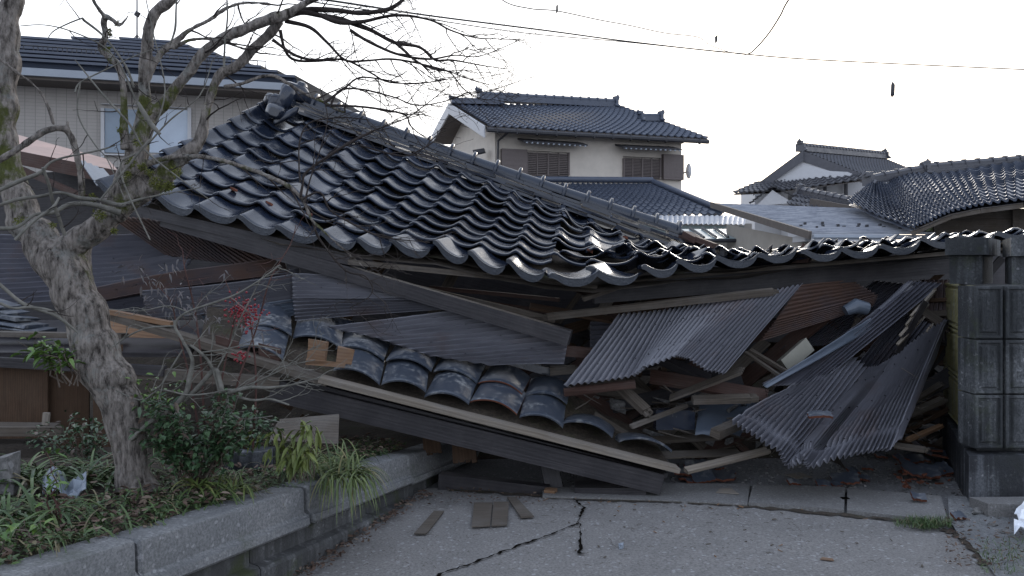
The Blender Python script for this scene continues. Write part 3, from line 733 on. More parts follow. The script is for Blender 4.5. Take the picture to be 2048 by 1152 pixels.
# glazed lean-to canopy
cn = thing('glazed_canopy', 'low lean-to canopy with pale glass panels between dark bars below the metal strip roof', 'canopy', (4.6, 18.6, 0))
a, b, c_, d_ = P(1330, 458, 19.0), P(1478, 458, 19.0), P(1505, 476, 17.6), P(1360, 478, 17.6)
mb = MB(); slab(mb, [d_, c_, b, a], .03); mb.build('panel', m_plain('pale_glass_panel', (.30, .38, .40), .25, .08, 3, spec=.7, bs=0), cn)
mb = MB()
for k in range(7): mb.tube([d_.lerp(c_, k / 6) + Vector((0, 0, .03)), a.lerp(b, k / 6) + Vector((0, 0, .03))], [.03, .03], 4)
mb.tube([d_ - Vector((0, 0, .05)), c_ - Vector((0, 0, .05))], [.045, .045], 6); mb.build('bar', M['dark_trim'], cn)
mb = MB()
for x in (1415, 1478, 1500): p = P(x, 478, 17.7); mb.box(Vector((p.x, p.y, p.z / 2)), Vector((.05, 0, 0)), Vector((0, .05, 0)), Vector((0, 0, p.z / 2)))
mb.build('post', M['dark_trim'], cn)

# ---- shingle roofed annex
an = thing('shingle_roof_annex', 'low annex with shingle roof coloured pale for sky sheen, snow guards and beige walls right of the canopy', 'house', (8, 15.5, 0))
rL, rR = P(1425, 408, 18.6), P(1752, 420, 17.6); eL, eR = P(1624, 468, 13.2), P(1872, 469, 13.3)
mb = MB(); S = patch([eL, eR], [rL, rR], 30, 22)
for r in range(22):
    rows = [[], [], []]
    for i in range(61):
        u = i / 2; a = S(u, r); b = S(u, r + 1); j = rnd(0, .006)
        rows[0].append(a); rows[1].append(a + Vector((0, 0, .04 + j))); rows[2].append(b)
    mb.grid(rows)
mb.build('roof', m_tile('sky_sheen_shingle', (.15, .165, .20), (.36, .375, .41), .40, .6, (.42, .43, .45), .5, streak=(1.2, 9, 30)), an)  # grazing sky reflection is put into these pale colours; streaks vary the shingles
mb = MB(); mb.tube([eL + Vector((0, -.05, -.05)), eR + Vector((0, -.05, -.05))], [.045, .045], 6); mb.build('gutter', M['gutter'], an)
mb = MB(); d = (rL - eL); beam(mb, eL + Vector((-.03, 0, -.02)), rL + Vector((-.03, 0, -.02)), .05, .13); mb.build('bargeboard', M['soffit'], an)
mb = MB()
f0, f1 = P(1520, 540, 13.9), P(1860, 540, 13.9); lft = P(1506, 540, 18.4)
fpts = [(P(1632, 540, 13.6).x, 13.6), (P(1866, 540, 13.7).x, 13.7), (P(1866, 540, 13.7).x + 2, 18), (P(1506, 540, 18.2).x, 18.2)]
mb.face([Vector((fpts[0][0], fpts[0][1], 0)), Vector((fpts[1][0], fpts[1][1], 0)), Vector((fpts[1][0], fpts[1][1], 1.98)), Vector((fpts[0][0], fpts[0][1], 1.98))])
q = P(1490, 425, 18.0)
mb.face([Vector((fpts[3][0] - .6, 18.2, 0)), Vector((fpts[0][0], fpts[0][1], 0)), Vector((fpts[0][0], fpts[0][1], 1.98)), Vector((fpts[3][0] - .6, 18.2, 2.55))])
mb.build('wall', M['beige'], an)
mb = MB()
for (x, y) in ((1602, 452), (1610, 447), (1633, 455), (1646, 452), (1688, 454), (1676, 451), (1716, 454), (1734, 452), (1768, 455), (1800, 457), (1718, 449), (1645, 446), (1760, 450)):
    t = (468 - y) / 60; D = lerp(13.2, 18.5, t * .55 + .02); p = P(x, y, D); mb = MB(); mb.box(p, Vector((.018, 0, 0)), Vector((0, .03, 0)), Vector((0, 0, .024))); mb.build('snow_guard', M['dark_trim'], an)
mb = MB(); p = P(1603, 478, 13.9); mb.box(p, Vector((.05, 0, 0)), Vector((0, .3, 0)), Vector((0, 0, .05))); mb.build('rafter_end', M['white'], an)

# ---- large gabled house at the right
gh_ = thing('gabled_house', 'large dark tiled house with white gable triangle on the skyline at right', 'house', (17, 41, 0))
apx = P(1602, 303, 38.0); rgt = P(1768, 318, 44.0)
sl0, sr0 = P(1503, 376, 38.5), P(1722, 350, 37.2)
S = patch([sr0, P(1850, 352, 44.5)], [apx, rgt], 26, 16); mb = MB(); tile_sheet(mb, S, 26, 16, A=.06, lift=.05, nu=4)
bl = P(1503, 376, 38.5); br = bl + (rgt - apx); mb.grid([[bl, br], [apx, rgt]])
mb.face([rgt, P(1850, 352, 44.5), P(1850, 352, 44.5) + Vector((-6, 4, 0))])
mb.build('roof', M['tile_far2'], gh_, smooth=40)
ridge_bar('ridge', apx, rgt, .32, .42, gh_, M['tile_far2'])
mb = MB()
dn = Vector((0, 0, -.5)); fo = Vector((0, -.25, 0))
for a, b in ((sl0, apx), (sr0, apx)): slab(mb, [a + fo, b + fo, b + dn + fo, a + dn * .8 + fo], .12)
mb.build('bargeboard', M['dark_grey'], gh_)
mb = MB(); mb.face([P(1520, 372, 38.2), P(1715, 352, 37.0), P(1602, 306, 37.9)]); mb.build('gable_wall', M['white'], gh_)
mb = MB(); mb.box(P(1664, 440, 39.5), Vector((2.6, 0, 0)), Vector((0, 1.2, 0)), Vector((0, 0, 2.1)), 0)
mb.box(P(1570, 462, 40.5), Vector((1.9, 0, 0)), Vector((0, 1.2, 0)), Vector((0, 0, 2.0)), 0); mb.build('wall', M['white'], gh_)
mb = MB()
for x in (1650, 1692, 1612): p = P(x, 378, 38.1); mb.box(p, Vector((.06, 0, 0)), Vector((0, .06, 0)), Vector((0, 0, .55)))
mb.box(P(1665, 399, 38.1), Vector((1.9, 0, 0)), Vector((0, .08, 0)), Vector((0, 0, .12))); mb.box(P(1665, 406, 38.1), Vector((1.9, 0, 0)), Vector((0, .05, 0)), Vector((0, 0, .35))); mb.build('timber_post', M['dark_trim'], gh_)
S = patch([P(1466, 386, 36.8), P(1545, 382, 36.6), P(1620, 374, 36.4), P(1732, 357, 36.0)], [P(1518, 364, 38.4), P(1560, 360, 38.3), P(1610, 352, 38.2), P(1706, 343, 38.0)], 22, 5)
mb = MB(); tile_sheet(mb, S, 22, 5, A=.06, lift=.06, nu=4); mb.build('skirt_roof', M['tile_far2'], gh_, smooth=40)
mb = MB(); slab(mb, [P(1466, 389, 36.9), P(1545, 385, 36.7), P(1732, 360, 36.1), P(1706, 350, 38.0), P(1518, 370, 38.4)], .12); mb.build('skirt_soffit', M['soffit'], gh_)
# small front gable
S = patch([P(1500, 408, 35.8), P(1502, 408, 38.0)], [P(1545, 374, 35.8), P(1546, 374, 38)], 5, 6)
mb = MB(); tile_sheet(mb, S, 5, 6, A=.05, lift=.06, nu=4)
S = patch([P(1592, 397, 35.8), P(1594, 397, 38.0)], [P(1545, 374, 35.8), P(1546, 374, 38)], 5, 6); tile_sheet(mb, S, 5, 6, A=.05, lift=.06, nu=4)
mb.build('porch_roof', M['tile_far2'], gh_, smooth=40)
mb = MB(); mb.face([P(1512, 412, 35.95), P(1586, 406, 35.95), P(1545, 380, 35.95)]); mb.build('porch_gable', M['white'], gh_)
# ridge roof between
lr = thing('low_ridge_roof', 'short dark broken tiled ridge between the shingle annex and the white gable house', 'roof', (11, 22, 0))
mb = MB(); S = patch([P(1575, 409, 22.4), P(1770, 437, 18.6)], [P(1605, 388, 22.8), P(1748, 418, 19.4)], 18, 3)
tile_sheet(mb, S, 18, 3, A=.05, lift=.05, nu=5, jit=.01); mb.build('tile_field', M['tile_far2'], lr, smooth=40)
ridge_bar('ridge', P(1605, 392, 22.8), P(1748, 424, 19.4), .2, .3, lr, M['tile_far2'])
mb = MB(); beam(mb, P(1622, 405, 21.5), P(1745, 428, 19.0), .08, .22); beam(mb, P(1750, 424, 18.8), P(1790, 455, 17.5), .1, .14); mb.build('fascia_board', M['soffit'], lr)

# ---- sagging barn at the right edge
bn = thing('sagging_barn', 'old plank walled barn with a wide sagging tiled roof at the right edge', 'barn', (10, 15, 0))
ev = [P(1826, 455, 12.6), P(1862, 438, 12.5), P(1905, 420, 12.4), P(1965, 408, 12.2), P(2050, 397, 12.0), P(2200, 385, 12)]
tp = [P(1741, 368, 17.6), P(1790, 358, 17.8), P(1841, 347, 18), P(1930, 337, 18.3), P(2050, 324, 18.5), P(2250, 312, 18.6)]
evp = [P(1697, 404, 16.5), P(1760, 430, 14.4)] + ev
tp = [P(1741, 368, 17.6), P(1752, 366, 17.65), P(1775, 361, 17.7)] + tp[1:]
S0 = patch(evp, tp, 36, 15)
def S(u, v): return S0(u, v) + Vector((0, 0, .035 * math.sin(u * .45) * math.sin(v * .14) + .03 * noise.noise(Vector((u * .3, v * .3, 0)))))
mb = MB(); tile_sheet(mb, S, 36, 15, A=.036, lift=.04, nu=6, jit=.002)
mb.grid([[S(u, v) - Vector((0, 0, .07)) for u in range(37)] for v in range(0, 16)])
mb.build('roof', M['tile_far'], bn, smooth=40)
ridge_bar('ridge', P(1741, 370, 17.6), P(1845, 350, 18.0), .18, .26, bn, M['tile_far2'])
ridge_bar('ridge', P(1845, 350, 18.0), P(2250, 316, 18.6), .2, .3, bn, M['tile_far2'], orn=False)
mb = MB()
for k in range(len(ev) - 1): beam(mb, ev[k] + Vector((0, .05, -.1)), ev[k + 1] + Vector((0, .05, -.1)), .06, .08)
mb.build('eave_board', M['wood_mid'], bn)
wl = VP(P(1865, 540, 13.4), P(2150, 540, 12.8)); n = 14; mb = MB(); tR = wl.sz(2150, 500)[0]
for k in range(n):
    z = 0.2 + k * .165; wl.box(mb, 0 - .0, z - .004, tR, z + .158, 0, .02 + .008 * (k % 2))
wl.box(mb, -.1, 0, tR, 2.45, -.06, -.01); mb.build('plank_wall', M['wood_mid'], bn)
mb = MB(); wl.plate(mb, 2022, 400, 2034, 480, .03, .1); mb.build('post', M['wood_mid'], bn)
mb = MB(); wl.plate(mb, 1865, 440, 1873, 490, .03, .1); mb.build('post', M['wood_mid'], bn)
mb = MB(); wl.plate(mb, 1851, 450, 1872, 463, .01, .06); mb.build('patch_panel', m_plain('green_patch', (.22, .25, .14), .8), bn)

# ================================================================ CABLES IN THE SKY
def cable(pts, D0, D1, r, label, extra=None, m='cable'):
    n = len(pts) - 1; q = [P(x, y, lerp(D0, D1, i / n)) for i, (x, y) in enumerate(pts)]
    q = [Vector(p) for p in smooth_poly([tuple(p) for p in q], 8)]
    mb = MB(); mb.tube(q, [r] * len(q), 6)
    for p in (extra or []): mb.tube([p - Vector((.02, 0, -.04)), p + Vector((.02, 0, -.05))], [.02, .03], 5)
    return tag(mb.build('overhead_cable', M[m], smooth=60), label, 'cable', 'cables overhead')
cable([(-300, -140), (640, -2), (850, 30), (1100, 62), (1250, 82), (1450, 104), (1680, 122), (2300, 150)], 9, 22, .016, 'thick black overhead cable running from the branches down to the right')
cable([(-300, -128), (640, 6), (850, 37), (1050, 66), (1250, 84), (1450, 105)], 9.1, 18.5, .010, 'thin cable just below the thick overhead cable, joining it at the right')
cable([(1640, -90), (1577, 0), (1560, 32), (1535, 70), (1505, 103), (1490, 109)], 15.5, 18.8, .016, 'dark wire dropping from the top edge of the picture onto the overhead cable')
cable([(960, -60), (1005, 0), (1060, 17), (1115, 22), (1200, 40), (1260, 51), (1330, 66), (1395, 74), (1420, 90), (1462, 105), (1490, 109)], 11, 18.6, .009, 'thin knotted wire curving below the top edge above the cable', None)
for (x, y, l) in ((1114, 18, 'dark clip stuck on the thin knotted wire near the twig tips'), (1432, 78, 'dark clip hanging where the knotted wire meets the cable')):
    mb = MB(); p = P(x, y, 14); mb.box(p, Vector((.016, 0, .01)), Vector((0, .03, 0)), Vector((.0, 0, .055)), 0, .01); tag(mb.build('cable_clip', M['cable']), l, 'clip', 'clips on the thin wire')
mb = MB(); mb.tube([P(1785, 164, 17), P(1786, 170, 17), P(1785, 190, 17), P(1784, 194, 17)], [.015, .042, .042, .012], 8); mb.tube([P(1786, -60, 17), P(1785, 165, 17)], [.0012, .0012], 4)  # rod stands for the rest of a blown-out pole; the thin wire is added
tag(mb.build('pole_fitting_rod', M['dark_trim'], smooth=60), 'dark rod on an added thread, standing for a blown-out utility pole fitting at right', 'rod')

# ================================================================ COLLAPSED HOUSE
cx = thing('collapsed_house', 'collapsed house with a glossy black tiled roof lying low across the rubble', 'house', (0, 6.2, 0))
E_ = [(205, 372, 6.2), (262, 388, 6.15), (320, 401, 6.1), (395, 421, 6.0), (481, 436, 5.95), (557, 464, 5.85), (647, 477, 5.8), (718, 492, 5.75), (787, 496, 5.7),
      (870, 503, 5.65), (942, 520, 5.6), (1017, 536, 5.5), (1091, 550, 5.4), (1186, 552, 5.4), (1285, 538, 5.55), (1355, 525, 5.65), (1432, 518, 5.75),
      (1517, 512, 5.85), (1596, 505, 5.95), (1677, 498, 6.05), (1758, 493, 6.15), (1836, 484, 6.25), (1915, 477, 6.35), (1990, 469, 6.45), (2075, 460, 6.55), (2160, 452, 6.65)]
R_ = [(541, 204, 8.0), (576, 224, 8.0), (627, 243, 8.0), (675, 261, 7.95), (731, 279, 7.95), (780, 296, 7.95), (820, 313, 7.9), (878, 329, 7.9), (927, 347, 7.9),
      (977, 362, 7.9), (1026, 382, 7.9), (1070, 399, 7.9), (1122, 416, 7.9), (1168, 436, 7.9), (1222, 455, 7.9), (1272, 472, 7.9), (1322, 486, 7.95),
      (1385, 497, 8.0), (1440, 497, 8.1), (1500, 494, 8.2), (1560, 490, 8.3), (1625, 486, 8.4), (1690, 481, 8.5), (1752, 477, 8.6), (1815, 472, 8.7), (1880, 468, 8.8)]
EP = [P(*p) for p in E_]; RP = [P(p[0], p[1] + (13 if i > 16 else 0), p[2]) for i, p in enumerate(R_)]; NC = len(EP) - 1; NRW = 10
def pl(pts, u):
    i = max(0, min(len(pts) - 2, int(math.floor(u)))); return pts[i].lerp(pts[i + 1], u - i)
def mess(u): return max(0.0, min(1.0, (u - 11.5) / 2.5))      # how disordered a column is
def SM(u, v):
    p = pl(EP, u).lerp(pl(RP, u), v / NRW)
    k = mess(u)
    sag = -0.05 * math.sin(math.pi * min(max(v / NRW, 0), 1)) * (1 - k) * (1 if u > 4 else .5)
    z = sag + 0.012 * noise.noise(Vector((u * .6, v * .45, 1.7)))
    if k > 0: z += k * (0.035 * noise.noise(Vector((u * .55, v * .5, 5.1))) - 0.035 - .04 * min(1, max(0, v) / 2))
    return p + Vector((0, 0, z))
mb = MB(); random.seed(21)
for r in range(NRW - 1, 0, -1):
    for c in range(NC):
        k = mess(c + .5); j = 0.004 + 0.012 * k
        if (c, r) in ((12, 1), (13, 2), (14, 4), (12, 3)): continue
        g = lambda s_: random.gauss(0, s_)
        pc = 0.0
        if c < 9 and random.random() < .06: pc = .03
        tile(mb, SM, c, r, dh=abs(g(j)), roll=g(.008 + .03 * k), du=g(.012 + .05 * k), dv=g(.03 + .16 * k), yaw=g(.015 + .07 * k), pitch=g(.008 + .02 * k) + pc,
             A=0.030 + .004 * k, lift=.044 + .002 * k, th=.019, m=0)
# displaced tiles lying loose over the flattened part
for (c, r, dh, roll, pitch, yaw) in ((12.4, 2.3, .05, .05, .05, .3), (13.6, 3.2, .055, -.05, .06, -.25), (14.7, 2.2, .05, .06, .04, .2), (15.3, 4.2, .05, .03, .08, -.2), (16.6, 2.6, .05, -.04, .07, .25),
                                     (17.5, 4.5, .06, .05, .08, .2), (18.3, 3.0, .05, -.04, .08, -.2), (19.4, 4.6, .065, .05, .08, .3), (20.4, 3.0, .05, .04, .06, -.3), (21.3, 5.2, .06, -.05, .07, .2)):
    tile(mb, SM, c, r, dh=dh * .75, roll=roll, pitch=pitch, yaw=yaw, m=0)
for c, y_ in ((17.5, .3), (18.7, -.2), (19.8, .25), (20.7, .1), (15.8, -.3)):        # up-ended pieces: the round humps along the skyline
    tile(mb, SM, c, 1.6, dh=.035, u0=-.18, u1=.35, yaw=y_, pitch=.06, A=.06, nu=10, m=0)
mb.build('roof_tiles', [M['tile'], M['tile_side']], cx, smooth=38)
# verge course: cut tile edges up the left rake
# broken reddish pieces peeking from the field
for (x, y, D) in ((399, 357, 6.6), (470, 383, 6.3), (541, 411, 6.2), (620, 432, 6.15), (1250, 478, 7.0), (1180, 505, 6.2)):
    mb = MB(); p = P(x, y, D); mb.box(p + Vector((0, -.02, .012)), Vector((.02, 0, -.008)), Vector((0, .02, 0)), Vector((0, 0, .010)), 0, .006)
    mb.build('broken_clay_edge', M['tile_side'], cx)
# mud bedding seen where tiles are gone
mb = MB(); rows = []
for i in range(0, (NC) * 2 + 1):
    u = i / 2; rows.append([SM(u, v) - surf_n(SM, min(max(u, .5), NC - .5), min(max(v, .5), 9.5)) * .045 for v in [k * .5 for k in range(0, 21)]])
mb.grid(rows); mb.build('roof_bedding', M['soil'], cx, smooth=60)
mb = MB()
lowr = [[p - Vector((0, 0, .05)) for p in r[:]] for r in rows]; mb.grid(lowr, [[(i * .14, k * .12) for k in range(21)] for i in range(len(lowr))])
mb.build('roof_sheathing', M['wood_mid'], cx)
# eave tiles with pendant faces
random.seed(5)
for c in range(NC):
    mb = MB(); k = mess(c + .5); g = lambda s_: random.gauss(0, s_)
    kw = dict(du=g(.015), dv=g(.05) - .12, yaw=g(.03), roll=g(.012), dh=.004)
    if c in (8, 9, 10): kw['yaw'] = .16; kw['roll'] = -.03
    if c == 11: kw.update(yaw=.05, roll=-.03, dv=-.3)
    if c == 12: kw.update(yaw=-.16, roll=.05, dv=-.5, dh=.01)
    if c == 13: kw.update(yaw=.25, roll=-.06, dv=-.25)
    tile(mb, SM, c, 0, m=0, mp=1, pendant=.036, A=.034, th=.019, u0=-.03, u1=1.0, nu=16, **kw)
    o = mb.build('eave_tile', [M['tile'], M['emboss']], cx, smooth=38)
    if c == 12: o['label'] = 'slipped eave tile lying askew at the lowest corner of the roof'
# ridge: stacked flat courses + round caps with bands
ra, rb = Vector(P(588, 196, 8.0)), Vector(P(1357, 466, 7.95)); d = (rb - ra).normalized()
sN = Vector((0, -1, 0)) - d * (-d.y); sN.normalize(); uN = d.cross(sN); uN = uN if uN.z > 0 else -uN
L = (rb - ra).length; nseg = 17
for k in range(nseg):
    a = ra + d * (L * k / nseg); b = ra + d * (L * (k + 1) / nseg)
    a = a + Vector((0, 0, -.03 * math.sin(k / nseg * math.pi))); b = b + Vector((0, 0, -.03 * math.sin((k + 1) / nseg * math.pi)))
    dd = (b - a).normalized(); mb = MB(); rows = []
    for (t, rr) in ((0, .062), (.06, .062), (.08, .062), (.80, .064), (.83, .066), (.835, .09), (.86, .102), (.955, .102), (.985, .088), (.99, .062), (1.03, .058)):
        rows.append([a + uN * .012 + (b - a) * t + sN * rr * math.cos(an_) + uN * (rr * math.sin(an_) * 1.1) for an_ in [math.pi * (-.08 + 1.16 * q / 14) for q in range(15)]])
    mb.grid(rows); mb.build('ridge_cap', M['tile_ridge'], cx, smooth=40)
mb = MB(); random.seed(3)
for lay, (hh, ww) in enumerate(((-.028, .105), (-.062, .125), (-.098, .15), (-.135, .17))):
    t = rnd(0, .2)
    while t < L + (.1, .25, .45, .6)[lay]:
        e = min(t + .30, L + .62); broken = t > L * .72
        j = rnd(-.012, .012) * (2.5 if broken else .5)
        c = ra + d * ((t + e) / 2) + uN * (hh + j) + Vector((0, 0, -.03 * math.sin(min(1, t / L) * math.pi)))
        mb.box(c + sN * rnd(0, .012), d * ((e - t) / 2 - .002), sN * ww, uN * .013, 0, .003); t = e
mb.build('flat_ridge_course', M['tile'], cx)
mb = MB()
beam(mb, P(1352, 473, 7.9), P(1432, 492, 7.7), .12, .05); beam(mb, P(1372, 468, 7.8), P(1398, 482, 7.7), .14, .06)
beam(mb, P(1392, 478, 7.7), P(1430, 492, 7.6), .1, .05); mb.build('broken_ridge_board', M['ply_red'], cx)
# stacked end ornament at the high end of the ridge
on = MB()
def rbox(mb, c, ax, ay, az, n=7):                # softly rounded block
    rows = []
    for i in range(n + 1):
        t = i / n * 2 - 1; s_ = (1 - abs(t) ** 6) ** .5 if abs(t) < 1 else .0
        s_ = max(s_, .55)
        row = []
        for q in range(17):
            a_ = 2 * math.pi * q / 16; ca, sa = math.cos(a_), math.sin(a_)
            m_ = (abs(ca) ** 4 + abs(sa) ** 4) ** -.25
            row.append(c + ax * t + (ay * ca * m_ + az * sa * m_) * s_)
        rows.append(row)
    mb.grid(rows); mb.face(rows[0][:-1]); mb.face(list(reversed(rows[-1][:-1])))
rbox(on, P(590, 185, 7.9), d * .13, sN * .09, uN * .085)
rbox(on, P(576, 196, 7.8), d * .07, sN * .12, uN * .12)
rbox(on, P(560, 210, 7.75), (d * .4 - sN * .2).normalized() * .1, sN * .07, uN * .09)
rbox(on, P(551, 222, 7.65), Vector((.02, -.12, -.03)), d * .09, uN * .07)
rbox(on, P(602, 178, 7.95), Vector((.05, -.02, -.02)), sN * .07, uN * .07)
rbox(on, P(572, 232, 7.6), Vector((.12, -.03, .05)), sN * .04, uN * .05)
rbox(on, P(540, 204, 7.85), Vector((.05, -.1, .02)), d * .07, uN * .06)
on.build('ridge_end_ornament', M['tile'], cx, smooth=50)

# timbers of the fallen roof
def timber(a, b, w, h, m, parent=None, name='beam', label=None, cat='timber', splint=0.0, up=Vector((0, 0, 1)), jit=.002, group=None):
    mb = MB(); beam(mb, a, b, w, h, 0, jit, up, splint); o = mb.build(name, M[m], parent)
    if label: tag(o, label, None if parent else cat, group)
    return o
timber(P(1186, 590, 5.95), P(1900, 532, 6.45), .07, .125, 'wood_dark', cx, 'eave_beam')
timber(P(1195, 566, 5.85), P(1900, 506, 6.4), .10, .03, 'wood_mid', cx, 'eave_board')
timber(P(700, 524, 5.82), P(1195, 574, 5.6), .10, .038, 'wood_mid', cx, 'eave_board')
timber(P(240, 412, 6.2), P(705, 520, 5.85), .12, .075, 'wood_dark', cx, 'eave_board')
tie = timber(P(330, 440, 6.15), P(1140, 676, 5.45), .10, .105, 'wood_dark', cx, 'fallen_tie_beam')
timber(P(1290, 558, 5.9), P(1900, 514, 6.5), .05, .05, 'wood_dark', cx, 'batten')
timber(P(770, 560, 6.2), P(1110, 640, 5.9), .05, .04, 'wood_mid', cx, 'batten')
timber(P(860, 575, 6.4), P(1120, 600, 6.3), .1, .03, 'ply_red', cx, 'batten')
# added rear wall, shutting back light out of the cavity; floor of rubble
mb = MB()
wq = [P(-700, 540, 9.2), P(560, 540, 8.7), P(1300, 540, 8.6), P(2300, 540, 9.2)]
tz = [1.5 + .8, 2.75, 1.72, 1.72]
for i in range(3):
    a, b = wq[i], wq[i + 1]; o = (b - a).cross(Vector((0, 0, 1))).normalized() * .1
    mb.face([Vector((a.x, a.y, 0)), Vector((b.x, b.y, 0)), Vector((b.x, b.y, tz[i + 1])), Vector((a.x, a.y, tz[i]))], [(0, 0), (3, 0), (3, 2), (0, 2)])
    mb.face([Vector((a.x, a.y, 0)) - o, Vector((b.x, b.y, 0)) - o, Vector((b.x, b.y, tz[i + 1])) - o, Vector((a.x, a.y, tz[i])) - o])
a = wq[2]; mb.build('backlight_stop_wall', M['wood_dark'], cx)
# rubble heap inside (soil, plaster and smashed lath)
mb = MB(); rows = []
for i in range(90):
    x = -6.5 + i * .15; row = []
    for j in range(26):
        y = 5.9 + j * .13
        if x > 2.5: y = 6.9 + j * .08
        h = max(0, min(1, (y - 6.3) / 1.6)); hh = h * (.45 + (.2 if x < 0 else 0)) + (.10 * noise.noise(Vector((x * 1.7, y * 1.7, 0))) + .06 * noise.noise(Vector((x * 6, y * 6, 2)))) * h
        row.append(Vector((x, y + .06 * noise.noise(Vector((x * 4, y * 4, 4))), hh - .01)))
    rows.append(row)
mb.grid(rows); tag(mb.build('rubble_heap', M['soil']), 'dark heap of plaster, earth and smashed lath under the fallen roof', 'rubble', None, 'stuff')

# ---- corrugated sheets
def sheet(A, B, waves, label, m='corr', amp=.009, group='corrugated steel sheets', nv=26, curl=0., dents=.012, rag=.0, seed=1, th=.0012, crease=0.):
    """A,B: polylines of (x,y,D) at the two ends of the corrugations; u runs across the waves"""
    random.seed(seed); sd_ = seed * 7.31
    pa = [P(*p) for p in A]; pb = [P(*p) for p in B]; nu = waves * 6
    ra_ = [rnd(-1, 1) for _ in range(waves + 2)]; rb_ = [rnd(-1, 1) for _ in range(waves + 2)]
    def base(u, v): return poly_at(pa, u).lerp(poly_at(pb, u), v)
    Lg = (base(.5, 1) - base(.5, 0)).length; Wd = sum((poly_at(pa, (i + 1) / 8).lerp(poly_at(pb, (i + 1) / 8), .5) - poly_at(pa, i / 8).lerp(poly_at(pb, i / 8), .5)).length for i in range(8))
    rows = []; uvs = []
    for j in range(nv + 1):
        row = []; uvr = []
        for i in range(nu + 1):
            u = i / nu; w = u * waves; k = int(w)
            v = j / nv
            lo = rag * lerp(ra_[k], ra_[k + 1], w - k); hi = 1 + rag * lerp(rb_[k], rb_[k + 1], w - k)
            vv = lerp(lo, hi, v)
            p = base(u, vv)
            du_ = base(min(u + .02, 1), vv) - base(max(u - .02, 0), vv); dv_ = base(u, vv + .02) - base(u, vv - .02)
            n = du_.cross(dv_).normalized()
            if n.y > 0: n = -n
            q = Vector((u * Wd * 1.7, vv * Lg * 1.3, sd_))
            off = amp * 1.45 * math.cos(2 * math.pi * w) * (1 + .25 * noise.noise(q * 2.0)) + dents * noise.noise(q) * 2 + dents * .5 * noise.noise(q * 3.1) + curl * (4 * (v - .5) ** 2 - .5)
            kink = abs(noise.noise(Vector((vv * Lg * 5, u * Wd * 1.2, sd_ + 3))))
            off += -dents * .8 * max(0, .08 - kink) * 8
            if crease:
                off -= crease * math.exp(-((vv - .13 - .05 * noise.noise(Vector((u * 7, 1, sd_)))) / .022) ** 2) * (1 + math.cos(2 * math.pi * w)) * .6
                off += crease * .7 * math.exp(-((vv - .30 - .10 * noise.noise(Vector((u * 4, 5, sd_)))) / .03) ** 2) * max(0, math.sin(u * 9))
            row.append(p + n * off); uvr.append((vv * Lg, u * Wd))
        rows.append(row); uvs.append(uvr)
    mb = MB(); mb.grid(rows, uvs)
    ns = max(2, int(Lg / .45))                      # screw heads
    for a in range(ns):
        for b in range(3, waves, 3):
            u = b / waves; v = (a + .5) / ns
            r_ = rows[int(v * nv)][int(u * nu)]; mb.box(r_ + Vector((0, -.004, .0)), Vector((.003, 0, 0)), Vector((0, .004, 0)), Vector((0, 0, .003)), 1)
    o = mb.build('corrugated_sheet', [M[m], M['nail']], smooth=60)
    s_ = o.modifiers.new('thickness', 'SOLIDIFY'); s_.thickness = max(th, .0025)
    return tag(o, label, 'metal sheet', group)
sheet([(172, 470, 6.5), (176, 530, 6.3), (182, 600, 6.1)], [(395, 462, 6.6), (398, 505, 6.45), (350, 570, 6.2)], 14, 'dark corrugated sheet directly behind the forked tree trunk at left', 'corr_dark', .012, seed=2, curl=.02)
sheet([(-80, 470, 6.5), (-80, 540, 6.3), (-80, 610, 6.1)], [(170, 468, 6.5), (172, 530, 6.3), (175, 600, 6.2)], 14, 'dark corrugated sheet at the left edge, left of the leaning trunk', 'corr_dark', .012, seed=12, curl=.02)
sheet([(215, 432, 6.6), (290, 436, 6.55), (370, 452, 6.5), (440, 470, 6.4)], [(330, 510, 6.4), (400, 520, 6.35), (470, 528, 6.3), (560, 520, 6.25)], 22, 'brown rusty corrugated sheet tucked under the left eave of the black roof', 'corr_rust', .008, seed=3)
sheet([(172, 578, 6.1), (176, 606, 6.0)], [(565, 512, 6.15), (575, 545, 6.05)], 6, 'long narrow brownish corrugated strip slanting up right behind the grey leaved stems', 'corr_rust', .010, seed=4, curl=-.03)
sheet([(185, 604, 6.05), (190, 640, 6.0)], [(600, 540, 6.1), (600, 566, 6.0)], 6, 'narrow dark corrugated strip beneath the brownish slanting strip', 'corr_dark', .010, seed=14, curl=.02)
sheet([(285, 585, 5.9), (292, 612, 5.85), (300, 640, 5.8)], [(590, 552, 5.95), (590, 580, 5.9), (590, 606, 5.85)], 8, 'grey corrugated sheet right behind the red berries', 'corr', .011, seed=5, curl=.03)
sheet([(400, 628, 5.85), (420, 655, 5.8)], [(592, 598, 5.85), (592, 630, 5.8)], 5, 'bluish corrugated offcut below the berries', 'corr_blue', .008, seed=15)
sheet([(584, 548, 5.85), (585, 575, 5.8), (586, 600, 5.75)], [(760, 560, 5.9), (840, 586, 5.8), (870, 604, 5.7)], 6, 'upper lilac grey corrugated sheet under the long fallen tie beam', 'corr', .010, seed=6)
sheet([(586, 596, 5.74), (588, 620, 5.72), (590, 641, 5.7)], [(880, 596, 5.72), (905, 604, 5.7), (905, 617, 5.68)], 6, 'lilac grey corrugated sheet with a folded left corner, below the upper lilac sheet', 'corr', .010, seed=7)
sheet([(655, 655, 5.65), (760, 680, 5.6), (860, 712, 5.55), (990, 729, 5.5)], [(930, 620, 5.72), (1040, 656, 5.65), (1135, 688, 5.55), (1128, 728, 5.5)], 13, 'wide grey corrugated sheet with a rusty right corner behind the row of arched tiles', 'corr', .009, seed=8)
